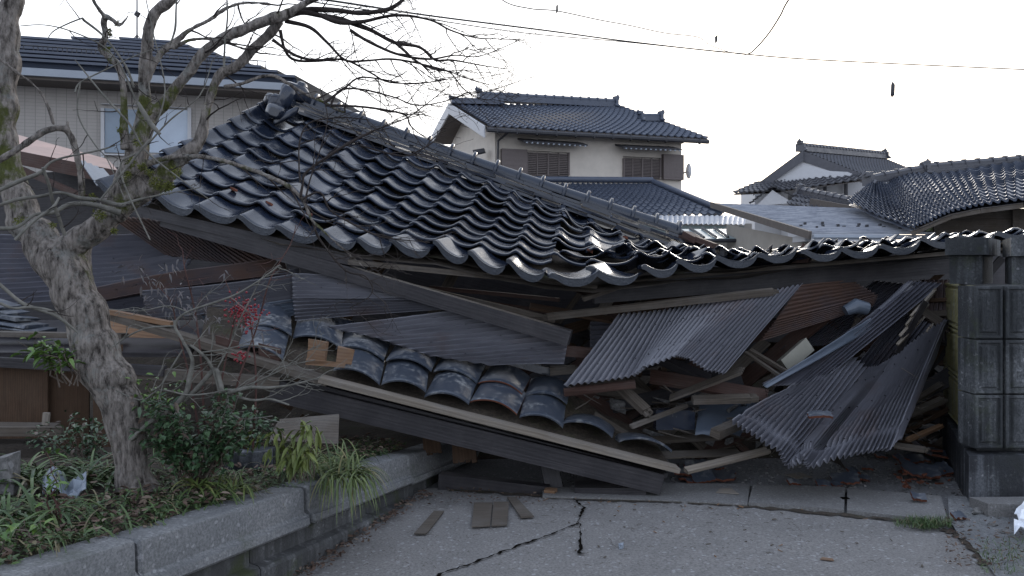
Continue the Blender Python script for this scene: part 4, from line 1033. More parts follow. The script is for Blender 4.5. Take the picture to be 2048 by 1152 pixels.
sheet([(1180, 645, 6.2), (1180, 700, 6.1)], [(1300, 640, 6.2), (1300, 690, 6.1)], 6, 'dark mesh like metal piece behind the left edge of the big slanting sheet', 'corr_dark', .006, seed=28)
sheet([(1238, 630, 5.85), (1300, 622, 5.85), (1360, 612, 5.85), (1420, 604, 5.85), (1487, 592, 5.85), (1545, 581, 5.87), (1606, 567, 5.9)],
      [(1127, 771, 5.35), (1200, 762, 5.35), (1267, 752, 5.35), (1292, 732, 5.3), (1350, 711, 5.28), (1375, 717, 5.27), (1412, 740, 5.25), (1450, 748, 5.25)],
      36, 'big grey corrugated sheet hanging from the eave with an arched torn lower edge', 'corr', .008, nv=40, dents=.012, rag=.005, seed=9)
sheet([(1518, 682, 5.9), (1550, 640, 5.95), (1600, 570, 6.1)], [(1745, 612, 6.3), (1755, 590, 6.3), (1705, 560, 6.3)], 14, 'brown rust stained sheet behind and right of the big slanting sheet', 'corr_rust', .007, seed=10)
sheet([(1528, 768, 5.45), (1545, 772, 5.5), (1590, 770, 5.6), (1640, 765, 5.65)], [(1745, 655, 6.1), (1790, 600, 6.25), (1830, 560, 6.3), (1885, 565, 6.4)], 16, 'very dark corrugated sheet slanting steeply up to the pillar side of the eave', 'corr_dark', .010, seed=11, curl=-.02)
sheet([(1526, 770, 5.42), (1534, 776, 5.42)], [(1742, 636, 6.0), (1760, 650, 6.05)], 1, 'thin blue grey metal strip lying along the edge of the very dark sheet', 'corr_blue', .002, seed=16)
sheet([(1462, 845, 5.2), (1505, 872, 5.12), (1554, 902, 5.05), (1575, 934, 5.0), (1604, 918, 5.0), (1616, 938, 4.98), (1680, 916, 5.0), (1735, 905, 5.05), (1778, 900, 5.1)],
      [(1625, 745, 5.75), (1665, 722, 5.85), (1705, 705, 5.9), (1735, 735, 5.9), (1760, 730, 5.9), (1790, 712, 5.95), (1820, 690, 6.0), (1855, 665, 6.05), (1890, 640, 6.1)],
      38, 'largest crumpled corrugated sheet fanning down onto the driveway by the block wall', 'corr', .013, nv=70, dents=.022, rag=.009, seed=17, crease=.022)
sheet([(1775, 900, 5.12), (1792, 880, 5.25), (1800, 878, 5.35)], [(1890, 642, 6.1), (1893, 640, 6.2), (1896, 640, 6.3)], 5, 'dark folded underside edge at the right of the largest crumpled sheet', 'corr_dark', .01, seed=18)
sheet([(1835, 690, 6.35), (1890, 690, 6.35)], [(1838, 560, 6.5), (1893, 560, 6.5)], 6, 'upright brown corrugated sheet squeezed beside the block wall', 'corr_rust', .008, seed=19)
sheet([(1560, 700, 6.4), (1650, 690, 6.4)], [(1750, 560, 6.6), (1840, 570, 6.6)], 8, 'rusty dark sheet deep inside behind the brown stained sheet', 'corr_dark', .009, seed=20)
sheet([(1690, 760, 6.2), (1760, 790, 6.1)], [(1800, 620, 6.3), (1870, 650, 6.3)], 9, 'dark sheet crumpled behind the top of the largest sheet', 'corr_dark', .012, seed=27, dents=.03)

# ---- the fallen eave in the foreground
fe = thing('fallen_eave', 'fallen eave with long dark beam, pale edge board and dusty arched tiles across the foreground', 'roof section', P(1000, 840, 5.1))
def fpt(x, y, D=5.15): return P(x, y, D)
timber(fpt(545, 778, 5.12), fpt(1322, 966, 5.22), .09, .135, 'wood_dark', fe, 'beam')
timber(fpt(215, 628, 5.3), fpt(660, 764, 5.1), .13, .045, 'wood_mid', fe, 'edge_board')
timber(fpt(640, 757, 5.08), fpt(1355, 938, 5.2), .13, .036, 'wood_pale', fe, 'edge_board')
timber(fpt(600, 762, 5.2), fpt(1330, 948, 5.3), .12, .03, 'wood_dark', fe, 'edge_board')
fe0 = [P(395, 690, 5.25), P(480, 706, 5.25), P(575, 728, 5.22), P(668, 752, 5.2), P(762, 775, 5.18), P(850, 795, 5.2), P(940, 812, 5.2), P(1040, 838, 5.22), P(1130, 862, 5.25), P(1235, 890, 5.28), P(1340, 918, 5.3)]
fr0 = [P(420, 585, 6.0), P(500, 600, 5.95), P(590, 625, 5.9), P(690, 655, 5.85), P(790, 684, 5.85), P(885, 706, 5.85), P(975, 730, 5.8), P(1060, 752, 5.8), P(1140, 776, 5.8), P(1210, 820, 5.8), P(1300, 860, 5.8)]
def SF(u, v): return pl(fe0, u).lerp(pl(fr0, u), v / 2.25)
random.seed(11)
for c in range(10):
    for r in range(2):
        if (c, r) in ((9, 1), (8, 1), (2, 0), (0, 0), (0, 1)): continue
        g = lambda s_: random.gauss(0, s_); mb = MB(); k = 1 + (c > 7)
        tile(mb, SF, c, r, prof=prof_arch, A=.045, th=.017, lift=.035, nu=14, u0=.0, u1=.95, dh=abs(g(.006)), roll=g(.02) * k, yaw=g(.05) * k, dv=g(.05), du=g(.02), pitch=g(.012) * k, m=0, ms=1 if c == 6 else 0)
        mb.build('arched_tile', [M['tile_dusty'], M['tile_side']], fe, smooth=38)
mb = MB()
for (x, y, D, w) in ((665, 660, 5.9, 90), (772, 680, 5.88, 95), (870, 703, 5.88, 90), (955, 728, 5.86, 85), (1040, 748, 5.86, 85), (1115, 768, 5.86, 70)):
    y -= 22; D -= .03; a, b = P(x - 42, y - 10, D), P(x + 42, y + 12, D); mb.box((a + b) / 2, (b - a) / 2, Vector((0, .05, 0)), Vector((0, 0, .028)), 0, .004)
mb.build('upstand_tile', M['tile'], fe)
mb = MB(); rows = []
for i in range(61):
    u = i / 6; rows.append([SF(u, v * .75) + Vector((0, 0, -.035 + .012 * noise.noise(Vector((u * 5, v * 6, 0))))) for v in [k * .25 - .2 for k in range(14)]])
mb.grid(rows); mb.build('clay_bedding', M['soil'], fe)
for (x, y, D, w, h) in ((635, 700, 5.16, .12, .12), (690, 712, 5.15, .1, .1), (650, 728, 5.1, .25, .03)):
    mb = MB(); mb.box(P(x, y, D), Vector((w / 2, .0, -.012)), Vector((0, .012, 0)), Vector((.005, 0, h / 2)), 0, .008); mb.build('split_board', M['wood_new'], fe)
for x, y in ((455, 690), (540, 706)):
    mb = MB(); mb.box(P(x, y, 5.2), Vector((.07, .0, -.02)), Vector((0, .012, 0)), Vector((.0, 0, .04)), 0, .008); mb.build('split_board', M['ply_red'], fe)

# ================================================================ BLOCK WALL AT THE RIGHT
bw = thing('block_wall', 'dark stone block wall and pillar with yellow lichen streaks at the right edge', 'wall', P(1980, 1010, 5.1))
def pxy(x, D): return ((x - 1024) / F * D, D)
def panel_block(mb, foot_a, foot_b, z0, z1, depth=.2, fr=.018, rec=.014, m=0):
    """block whose face (a->b seen from outside) carries a sunk frame and a raised rough panel"""
    a = Vector((foot_a[0], foot_a[1], 0)); b = Vector((foot_b[0], foot_b[1], 0)); d = (b - a); L = d.length; d.normalize()
    n = Vector((d.y, -d.x, 0)); n = -n if n.dot(a) > 0 else n
    def q(t, z, o): return a + d * t + Vector((0, 0, z)) + n * o
    def ring(i, o, j=0): return [q(i, z0 + i, o), q(L - i, z0 + i, o), q(L - i, z1 - i, o), q(i, z1 - i, o)]
    R0, R1, R2, R3 = ring(0, -.008), ring(.007, 0), ring(fr, 0), ring(fr + .006, -rec)
    R4, R5 = ring(fr + .018, -rec), ring(fr + .028, -.002)
    back = ring(0, -depth)
    for A_, B_ in ((back, R0), (R0, R1), (R1, R2), (R2, R3), (R3, R4), (R4, R5)):
        for i in range(4):
            j = (i + 1) % 4; mb.face([A_[i], A_[j], B_[j], B_[i]], None, m)
    nx, nz = 14, 10; rows = []
    for k in range(nz + 1):
        rows.append([q(lerp(fr + .028, L - fr - .028, i / nx), lerp(z0 + fr + .028, z1 - fr - .028, k / nz),
                       -.002 + (0 if i in (0, nx) or k in (0, nz) else .006 * noise.noise(Vector((i * .9, k * .9, z0 * 9 + a.x))))) for i in range(nx + 1)])
    mb.grid(rows, m=m)
nearc = pxy(1950, 5.12); z_ = [0.32, 0.357, .706, 1.058, 1.40]
LD = Vector((0.62, 1.0, 0)).normalized()
def lf(t): return (nearc[0] + .40 * t, nearc[1] + 1.0 * t)
for k in range(3):
    za, zb = z_[k + 1] + .004, z_[k + 2] - .004
    for (t0, t1) in ((0.0, .55), (.56, 1.45)):
        mb = MB(); panel_block(mb, lf(t1), lf(t0), za, zb, depth=.03); mb.build('block', M['block_yel'], bw)
    for (x0, x1) in ((1951, 2007), (2013, 2068), (2070, 2140)):
        mb = MB(); panel_block(mb, pxy(x0, 5.075), pxy(x1, 5.075), za, zb); mb.build('block', M['block'], bw)
mb = MB(); prism(mb, [pxy(1953, 5.18), pxy(2200, 5.18), (nearc[0] + 2.2, 6.3), (lf(1.4)[0] + .06, lf(1.4)[1])], .1, 1.385); mb.build('mortar_core', M['block'], bw)
mb = MB(); pf = [pxy(1938, 5.04), pxy(2250, 5.04), (nearc[0] + 2.6, 6.6), pxy(1880, 6.65)]
prism(mb, pf, -.05, .325); o = mb.build('plinth', M['plinth'], bw); bv = o.modifiers.new('bevel', 'BEVEL'); bv.width = .012; bv.segments = 3
def capb(foot, z0, z1, nm, ch=.025):
    mb = MB(); c = Vector((sum(p[0] for p in foot) / len(foot), sum(p[1] for p in foot) / len(foot), 0))
    prism(mb, foot, z0, z1); o = mb.build(nm, M['block'], bw); bv = o.modifiers.new('bevel', 'BEVEL'); bv.width = ch; bv.segments = 2
capb([pxy(1890, 5.45), pxy(1977, 5.40), pxy(2001, 5.95), pxy(1925, 6.1)], 1.603, 1.722, 'cap_stone', .014)
capb([pxy(1899, 5.50), pxy(1965, 5.46), pxy(1986, 5.85), pxy(1925, 6.0)], 1.404, 1.60, 'neck_block', .01)
capb([pxy(2022, 5.15), pxy(2180, 5.15), pxy(2180, 5.7), pxy(2005, 5.7)], 1.59, 1.712, 'cap_stone', .014)
capb([pxy(2024, 5.2), pxy(2170, 5.2), pxy(2170, 5.65), pxy(2010, 5.65)], 1.404, 1.587, 'neck_block', .01)
mb = MB(); c = G(2020, 1030, .04); mb.box(Vector((P(2030, 1020, 4.9).x, 4.85, .045)), Vector((.25, 0, 0)), Vector((0, .1, 0)), Vector((0, 0, .05)), 0, .012)
tag(mb.build('kerb_stone', M['slab']), 'broken kerb stone lying at the foot of the granite plinth', 'kerb stone')

# ================================================================ TREE
tr = thing('leafless_tree', 'large leafless mossy tree with forked grey trunk leaning over the bed at left', 'tree', (-1.77, 3.76, .4))
TB = MB()
RS = .80
def limb(mb, pts, D0, D1, n=12, k=6, knob=.10, seed=0):
    """pts: (x,y,radius px); depth runs from D0 to D1"""
    m = len(pts) - 1; q = []
    for i, (x, y, r) in enumerate(pts):
        D = lerp(D0, D1, i / m); p = P(x, y, D); q.append((p.x, p.y, p.z, r * D / F * RS))
    q = smooth_poly(q, k); out = []; rr = []
    for i, (x, y, z, r) in enumerate(q):
        s = Vector((x, y, z)); out.append(s + Vector((noise.noise(s * 9 + Vector((seed, 0, 0))), 0, noise.noise(s * 9 + Vector((0, seed, 7))))) * r * .35)
        rr.append(max(.0022, r) * (1 + knob * 1.4 * noise.noise(s * 14 + Vector((seed, 3, 1)))))
    mb.tube(out, rr, n); return list(zip(out, rr))
paths = []
def L_(pts, D0, D1, **k):
    r = limb(TB, pts, D0, D1, **k); paths.append(r); return r
L_([(283, 1010, 62), (272, 975, 50), (263, 920, 41), (250, 860, 44), (237, 800, 50), (215, 750, 55), (196, 700, 54), (178, 650, 52), (155, 600, 50), (130, 555, 52), (100, 510, 48), (68, 465, 42), (38, 405, 36), (18, 340, 31), (10, 260, 29), (10, 180, 28), (14, 100, 27), (20, 30, 26), (34, -40, 22), (60, -120, 18)], 3.76, 3.9, n=24, k=8)
L_([(168, 650, 30), (166, 600, 24), (165, 550, 20), (163, 505, 24), (172, 470, 30)], 3.86, 3.9, n=16)
L_([(115, 520, 40), (150, 490, 34), (185, 462, 32), (215, 435, 32), (238, 405, 30), (256, 370, 30), (266, 330, 30), (275, 290, 26), (284, 245, 17), (290, 200, 14), (288, 160, 13), (290, 110, 14), (296, 60, 14), (310, 25, 13), (332, 5, 14), (360, -25, 13), (400, -70, 12)], 3.84, 3.7, n=18)
L_([(262, 345, 22), (285, 270, 22), (300, 235, 19), (330, 205, 14), (365, 160, 13), (400, 115, 13), (440, 82, 13), (490, 60, 13), (545, 38, 15), (565, 33, 13), (600, 12, 9), (650, -12, 8), (700, -40, 7)], 3.75, 3.9, n=16)
L_([(225, 430, 30), (275, 385, 28), (330, 350, 24), (370, 310, 20), (398, 280, 15), (412, 225, 11), (425, 180, 11), (440, 150, 12), (475, 130, 12), (510, 95, 12), (545, 60, 12), (560, 42, 11)], 3.8, 3.95, n=16)
L_([(240, 365, 14), (290, 330, 10), (330, 318, 7), (370, 312, 6), (420, 316, 6), (475, 330, 6), (530, 350, 6), (575, 372, 6), (605, 400, 5), (625, 440, 4), (655, 470, 3.5), (700, 510, 2.5), (740, 545, 2)], 3.75, 3.85, n=10)
L_([(252, 300, 14), (250, 260, 11), (248, 215, 9), (245, 170, 8), (235, 130, 9), (215, 112, 9), (203, 95, 9), (212, 72, 8), (208, 45, 8), (213, 34, 7), (228, 42, 6), (240, 50, 4), (250, 40, 3), (258, 30, 1.5)], 3.7, 3.6, n=10)
L_([(212, 36, 6), (195, 15, 5), (180, -10, 4), (160, -50, 4)], 3.62, 3.5, n=8)
L_([(290, 180, 9), (303, 140, 8), (320, 110, 8), (338, 92, 8), (352, 82, 8), (380, 60, 6), (420, 40, 5), (450, 18, 5), (490, 6, 4), (540, 8, 4)], 3.75, 3.9, n=10)
L_([(345, 98, 6), (375, 82, 5), (415, 78, 4), (455, 88, 4), (490, 98, 4), (497, 88, 3.5), (505, 70, 3), (512, 58, 2)], 3.8, 3.9, n=8)
L_([(448, 174, 6), (480, 168, 5), (510, 157, 5), (535, 152, 5), (555, 155, 5), (580, 170, 4.5), (615, 190, 4.5), (648, 206, 4.5), (690, 226, 4)], 3.9, 4.0, n=10)
L_([(-60, 360, 9), (0, 320, 8), (45, 292, 8), (90, 262, 8), (125, 257, 8), (140, 268, 8), (152, 300, 8), (160, 340, 8), (163, 380, 8), (163, 400, 8)], 3.4, 3.6, n=10)
L_([(136, 262, 7), (136, 250, 5), (135, 242, 4)], 3.5, 3.5, n=8)
L_([(-40, 95, 4), (0, 120, 4), (40, 148, 4), (75, 178, 4), (95, 210, 4.5), (108, 250, 4.5)], 3.4, 3.5, n=8)
RS = .74
# long weeping branches to the right of the crossing node
WB = MB(); wp = []
def W_(pts, D0=3.9, D1=4.05, mb=None, **k):
    r = limb(mb or WB, pts, D0, D1, n=7, k=5, **k); wp.append(r); return r
W_([(560, 36, 10), (600, 25, 8), (640, 30, 7), (680, 38, 7), (700, 45, 7), (740, 60, 6), (790, 85, 5), (840, 95, 4), (870, 120, 3.5), (905, 120, 2.5), (960, 130, 1.8), (1015, 138, 1)])
W_([(558, 40, 9), (610, 20, 8), (665, 20, 7), (720, 26, 6), (770, 20, 6), (800, 5, 5), (820, -20, 5)])
W_([(640, 30, 6), (680, 45, 7), (730, 42, 5), (790, 30, 4), (860, 40, 3), (900, 60, 2.5), (950, 75, 2), (1000, 78, 1.2), (1050, 80, .8)])
W_([(570, 42, 6), (620, 55, 5), (655, 85, 4), (690, 120, 3.5), (730, 122, 3), (780, 118, 3), (830, 125, 2.5), (890, 140, 2), (930, 155, 1.5), (980, 170, 1)])
W_([(700, 60, 5), (750, 90, 4), (800, 110, 3.5), (860, 118, 3), (910, 110, 2), (960, 112, 1.5), (1040, 80, .8)])
W_([(790, 85, 4), (830, 120, 3), (860, 135, 2.5), (900, 145, 2), (930, 180, 1.5), (975, 200, 1.2), (1010, 178, .8)])
W_([(648, 206, 4), (690, 175, 3), (720, 155, 2.5), (770, 160, 2), (820, 168, 1.6), (890, 160, 1)])
W_([(660, 214, 3.5), (680, 180, 2.5), (730, 180, 2.5), (790, 195, 2), (830, 210, 2), (880, 205, 1.6), (930, 190, 1.3), (985, 180, .9), (1030, 165, .6)])
W_([(650, 210, 4), (700, 212, 3), (760, 218, 3), (810, 230, 2.5), (820, 250, 2), (840, 268, 1.5), (862, 282, 1.0)])
W_([(560, 60, 5), (570, 100, 4), (590, 120, 3.5), (640, 122, 3), (680, 118, 2.5)])
W_([(545, 80, 5), (590, 110, 4), (630, 120, 3.5), (690, 120, 3), (740, 145, 2.5), (780, 165, 2), (850, 165, 1.3), (890, 158, 1)])
W_([(601, 393, 4), (605, 370, 3.5), (612, 345, 3.5), (660, 310, 3.5), (700, 285, 3.5), (745, 262, 2.5), (790, 245, 2), (820, 232, 1.8), (870, 195, 1.3), (900, 170, 1)], 3.8, 3.9)
W_([(720, 290, 2.5), (770, 305, 2.5), (810, 312, 2.5), (840, 300, 2), (870, 280, 2), (875, 262, 1)], 3.85, 3.9)
W_([(600, 365, 3), (598, 330, 2), (600, 280, 2), (620, 245, 2), (680, 235, 1.8), (740, 240, 1.2)], 3.8, 3.9)
W_([(605, 398, 3.5), (640, 385, 2.5), (660, 420, 2.5), (700, 445, 2.5), (750, 470, 2), (790, 478, 1.5), (860, 485, 1)], 3.8, 3.9)
W_([(625, 440, 3.5), (640, 480, 3), (690, 540, 2.5), (730, 552, 2), (745, 580, 1.5), (730, 600, 1.3), (700, 615, .8)], 3.85, 3.9)
W_([(610, 405, 3), (620, 360, 2), (640, 300, 1.5), (655, 235, 1.2), (640, 175, 1)], 3.8, 3.85)
# lichen covered twigs crossing in front, at the left
WB2 = MB(); WB, WB_ = WB2, WB
W_([(-40, 395, 6), (0, 380, 6), (45, 360, 5.5), (80, 345, 5), (110, 320, 3), (200, 300, 2.5), (230, 290, 1.5)], 3.3, 3.4)
W_([(85, 335, 4), (98, 370, 4.5), (105, 400, 4.5), (115, 430, 5), (130, 470, 5)], 3.3, 3.5)
W_([(-30, 420, 4), (30, 400, 5), (80, 392, 5), (120, 385, 4), (160, 395, 6), (200, 400, 5), (240, 410, 7), (275, 400, 4), (320, 390, 2), (400, 375, 1)], 3.35, 3.6)
W_([(-30, 455, 5), (30, 455, 5), (70, 430, 4), (110, 425, 6), (140, 408, 6), (190, 410, 7), (240, 425, 9)], 3.3, 3.7)
W_([(30, 480, 4), (70, 440, 4), (105, 415, 4), (118, 395, 3)], 3.3, 3.4)
W_([(-60, 530, 5), (0, 570, 5), (50, 610, 5), (110, 630, 5), (155, 665, 2)], 3.3, 3.45)
W_([(-40, 585, 3), (20, 615, 4), (60, 615, 3.5), (110, 625, 3), (140, 660, 2)], 3.3, 3.45)
W_([(150, 185, 2.5), (160, 165, 2), (210, 140, 1.8), (270, 112, 1.5), (330, 90, 1)], 3.4, 3.5)
W_([(40, 52, 1), (90, 50, 1.5), (150, 65, 2), (210, 95, 2), (245, 140, 2.5), (270, 200, 3)], 3.5, 3.6)
W_([(95, 78, 1.2), (110, 60, 1.8), (160, 38, 2.2), (170, 42, 3.5), (210, 75, 3), (250, 130, 3), (268, 175, 3.5)], 3.4, 3.6)
W_([(300, 480, 2), (240, 340, 2.5), (285, 300, 2.5), (340, 240, 2.2), (400, 190, 1.6), (425, 120, 1)], 3.45, 3.55)
W_([(150, 120, 1.5), (215, 200, 3), (260, 250, 3), (290, 300, 2.6), (350, 350, 2), (420, 400, 1.2)], 3.4, 3.5)
W_([(275, 205, 5), (300, 245, 7), (320, 268, 4)], 3.4, 3.4)
W_([(160, 165, 2), (156, 230, 2), (190, 290, 1.8), (215, 320, 1.5), (250, 400, 1)], 3.4, 3.4)
W_([(200, 400, 3), (290, 290, 3), (305, 265, 2.5), (330, 180, 2), (305, 60, 1.5), (290, -10, 1.2)], 3.4, 3.5)
W_([(340, 90, 2), (350, 60, 3), (352, 20, 2.5), (355, -30, 2)], 3.6, 3.6)
W_([(448, 135, 3), (450, 80, 2.5), (455, 30, 2.2), (452, -20, 2)], 3.7, 3.7)
# fused trunk
trunk = TB.build('trunk', M['bark'], tr)
rm = trunk.modifiers.new('fuse', 'REMESH'); rm.mode = 'VOXEL'; rm.voxel_size = 0.0065; rm.use_smooth_shade = True
sm = trunk.modifiers.new('soften', 'SMOOTH'); sm.iterations = 3; sm.factor = .5
tx = bpy.data.textures.new('bark_relief', 'CLOUDS'); tx.noise_scale = .035; tx.noise_depth = 4
dp = trunk.modifiers.new('relief', 'DISPLACE'); dp.texture = tx; dp.strength = .009; dp.mid_level = .5; dp.texture_coords = 'LOCAL'
WB_.build('branch', M['twig_dark'], tr, smooth=60); WB2.build('lichen_branch', M['twig_pale'], tr, smooth=60)
# twigs
def twigs(mb, path, every, ln, r0, seed, bias=Vector((0, 0, 0)), depth=1, spread=.9, rmin=.0009, start=0.15):
    random.seed(seed); acc = 0
    n = len(path)
    for i in range(1, n):
        if i / n < start: continue
        p, r = path[i]; q, _ = path[i - 1]; acc += (p - q).length
        if acc < every * rnd(.6, 1.4): continue
        acc = 0; t = (p - q).normalized()
        rv = Vector((rnd(-1, 1), rnd(-.7, .7), rnd(-1, 1))).normalized()
        d = (t * (1 - spread * .5) + rv * spread + bias).normalized()
        m = random.randint(5, 9); L = ln * rnd(.4, 1.2); pts = [p]; cur = p.copy(); rr = [min(r * .8, r0)]
        for k in range(m):
            d = (d + Vector((rnd(-.28, .28), rnd(-.2, .2), rnd(-.28, .28))) + bias * .12).normalized(); cur = cur + d * L / m
            pts.append(cur.copy()); rr.append(lerp(min(r * .8, r0), rmin, (k + 1) / m))
        mb.tube(pts, rr, 5, cap=False)
        if depth > 0: twigs(mb, list(zip(pts, rr)), every * .45, ln * .45, r0 * .6, seed * 3 + i, bias, depth - 1, spread, rmin, .2)
        random.seed(seed * 17 + i)
TW = MB()
for i, w in enumerate(wp):
    x0 = w[len(w) // 2][0].x
    if i < 17: twigs(TW, w, .055, .24, .0035, 100 + i, Vector((.45, 0, -.12)), 1)
    else: twigs(TW, w, .12, .16, .003, 100 + i, Vector((.1, 0, .1)), 1)
for i in (3, 4, 5, 8, 9, 10): twigs(TW, paths[i], .13, .3, .005, 300 + i, Vector((.2, 0, .25)), 1, start=.35)
TW.build('twig', M['twig_dark'], tr)
# moss tufts and hanging shreds
MO = MB(); random.seed(5)
def tuft(mb, c, r, n, s=.006):
    for _ in range(n):
        d = Vector((random.gauss(0, 1), random.gauss(0, 1), random.gauss(0, 1))).normalized(); p = c + d * r * rnd(.3, 1)
        a = Vector((rnd(-1, 1), rnd(-1, 1), rnd(-1, 1))).normalized() * s; b = a.cross(d).normalized() * s * .5
        mb.face([p - b, p + b, p + a + d * s])
for (x, y, r, n) in ((352, 345, .03, 260), (330, 375, .035, 300), (310, 365, .03, 260), (340, 372, .02, 200), (228, 462, .014, 120), (255, 350, .02, 160), (105, 450, .014, 90), (285, 335, .02, 160), (215, 65, .022, 180), (212, 100, .02, 180), (235, 47, .014, 90), (222, 120, .018, 110), (300, 345, .02, 160), (300, 225, .012, 80), (275, 285, .02, 120), (240, 260, .015, 100), (262, 325, .03, 200), (200, 430, .035, 240), (185, 395, .02, 120), (40, 440, .03, 160)):
    tuft(MO, P(x, y, 3.66), r, n)
MO.build('moss', M['moss'], tr)

# ================================================================ PLANTS
def leaf(mb, p, d, L, w, droop=.25, fold=.25, m=0):
    d = d.normalized(); s = d.cross(Vector((0, 0, 1)))
    if s.length < .05: s = Vector((1, 0, 0))
    s.normalize(); s = (s + Vector((0, 0, rnd(-.5, .5)))).normalized(); u = s.cross(d)
    a = p + d * L * .5 - Vector((0, 0, droop * L * .15)); e = p + d * L - Vector((0, 0, droop * L * .6))
    q = p + d * L * .25; q2 = p + d * L * .75 - Vector((0, 0, droop * L * .35))
    f = u * w * fold
    b = len(mb.v)
    mb.v += [tuple(x) for x in (p, q + s * w * .38 + f, a + s * w * .5 + f, q2 + s * w * .33 + f, e, q2 - s * w * .33 + f, a - s * w * .5 + f, q - s * w * .38 + f, a, q, q2)]
    for fc in ((0, 9, 1), (9, 8, 2, 1), (8, 10, 3, 2), (10, 4, 3), (0, 7, 9), (9, 7, 6, 8), (8, 6, 5, 10), (10, 5, 4)):
        mb.f.append([b + i for i in fc]); mb.uv.append([(0, 0)] * len(fc)); mb.m.append(m)
def blade(mb, p, d, L, w, droop, n=7, m=0):
    """arching strap leaf"""
    h = Vector((d.x, d.y, 0)).normalized(); s = Vector((-h.y, h.x, 0)); cur = p.copy(); dd = d.normalized(); l = []; r = []; c_ = []
    for i in range(n + 1):
        t = i / n; ww = w * (1 - t ** 2.2) * .5 + .0004
        l.append(cur + s * ww + Vector((0, 0, ww * .5))); c_.append(cur.copy()); r.append(cur - s * ww + Vector((0, 0, ww * .5)))
        dd = (dd + Vector((0, 0, -droop / n))).normalized(); cur = cur + dd * L / n
    mb.grid([l, c_, r], m=m)
def dome(spread=1.0, up=.3):
    a = rnd(0, 2 * math.pi); return Vector((math.cos(a) * spread, math.sin(a) * spread, rnd(up * .3, up))).normalized()
# dark green shrub
random.seed(31)
def shrub(name, label, cat, cen, rad, nstem, nleaf, lm, L, w, base, stem_m='twig', droop=.35, bias=(0, -.3, .1), sprays=1.0):
    t = thing(name, label, cat, base); SB = MB(); LB = MB(); tips = []
    for _ in range(nstem):
        e = Vector((cen.x + rnd(-1, 1) * rad.x, cen.y + rnd(-1, 1) * rad.y, cen.z + rnd(-1, 1) * rad.z)); b = Vector(base) + Vector((rnd(-.05, .05), rnd(-.05, .05), 0))
        pts = [b.lerp(e, k / 6) + Vector((rnd(-.02, .02), rnd(-.02, .02), rnd(-.01, .02) + .04 * math.sin(k / 6 * 3.14))) for k in range(7)]
        SB.tube(pts, [.004 * (1 - k / 8) for k in range(7)], 5, cap=False); tips.append(pts)
    for _ in range(nleaf):
        pts = random.choice(tips); k = rnd(2.2, 6); p = poly_at(pts, k / 6) + Vector((rnd(-.05, .05), rnd(-.05, .05), rnd(-.04, .05))) * sprays
        d = Vector((rnd(-1, 1), rnd(-1, 1), rnd(-.5, .6))) + Vector(bias); leaf(LB, p, d, L * rnd(.6, 1.25), w * rnd(.7, 1.2), droop)
    SB.build('stem', M[stem_m], t); LB.build('foliage', M[lm], t, smooth=60); return t
shrub('evergreen_shrub', 'dark green small leaved shrub spreading at the foot of the forked tree', 'shrub', P(425, 845, 3.75), Vector((.30, .15, .14)), 34, 1900, 'leaf_dark', .040, .021, P(390, 985, 3.8))
shrub('evergreen_shrub', 'darker low shrub in shade left of the leaning trunk base', 'shrub', P(150, 880, 4.2), Vector((.22, .2, .12)), 16, 420, 'leaf_dark', .04, .016, P(160, 960, 4.2))
shrub('drooping_plant', 'yellow green plant with long drooping leaves on the edge of the bed', 'plant', P(572, 875, 3.85), Vector((.13, .08, .09)), 12, 120, 'leaf_yel', .075, .024, P(600, 960, 4.0), 'twig', .9, (-.1, -.3, -.5), .8)
shrub('drooping_plant', 'bright green leafy sprig growing against the left side of the leaning trunk', 'plant', P(90, 700, 3.55), Vector((.10, .06, .07)), 9, 95, 'leaf_mid', .06, .023, P(135, 770, 3.65), 'twig', .5, (-.4, -.3, 0), .7)
shrub('climbing_vine', 'few green leaves climbing just right of the trunk middle', 'vine', P(330, 775, 3.75), Vector((.14, .05, .12)), 10, 90, 'leaf_mid', .032, .017, P(330, 850, 3.8), 'twig', .4, (0, -.3, 0), .8)
shrub('ground_shrub', 'small bright leaved seedling with broad pale leaves at the lower left corner', 'plant', P(40, 1075, 2.75), Vector((.07, .06, .02)), 6, 16, 'leaf_mid', .065, .027, P(40, 1105, 2.75), 'twig', .6, (0, -.1, .3), .3)
shrub('ground_shrub', 'thin stemmed seedling with oval leaves standing in front of the plastic sheet', 'plant', P(105, 960, 3.0), Vector((.05, .04, .12)), 5, 26, 'leaf_mid', .045, .018, P(100, 1060, 3.0), 'twig_red', .4, (0, -.1, .3), .5)
# heavenly bamboo with berries
nb = thing('berry_shrub', 'thin stemmed shrub with greyish drooping leaflets and red berry clusters in front of the corrugated sheets', 'shrub', P(470, 900, 3.9))
nb['label'] = 'thin shrub with greyish drooping leaflets and red berry clusters before the grey sheets'
SB = MB(); LB = MB(); random.seed(77)
st = [[(465, 900), (468, 800), (490, 720), (515, 650), (540, 560), (580, 490), (592, 450)], [(420, 900), (440, 780), (455, 700), (470, 620), (450, 560)], [(400, 880), (380, 760), (355, 660), (340, 600), (300, 560)],
      [(505, 900), (512, 760), (500, 640), (485, 590)], [(410, 880), (400, 700), (385, 600), (370, 540), (365, 500)]]
for s in st:
    pts = [Vector(p) for p in smooth_poly([tuple(P(x, y, 3.8 + rnd(-.05, .05))) for x, y in s], 5)]
    SB.tube(pts, [lerp(.006, .0015, i / len(pts)) for i in range(len(pts))], 6); twigs(SB, [(p, .003) for p in pts], .09, .12, .002, int(s[0][0]), Vector((0, 0, .1)), 1)
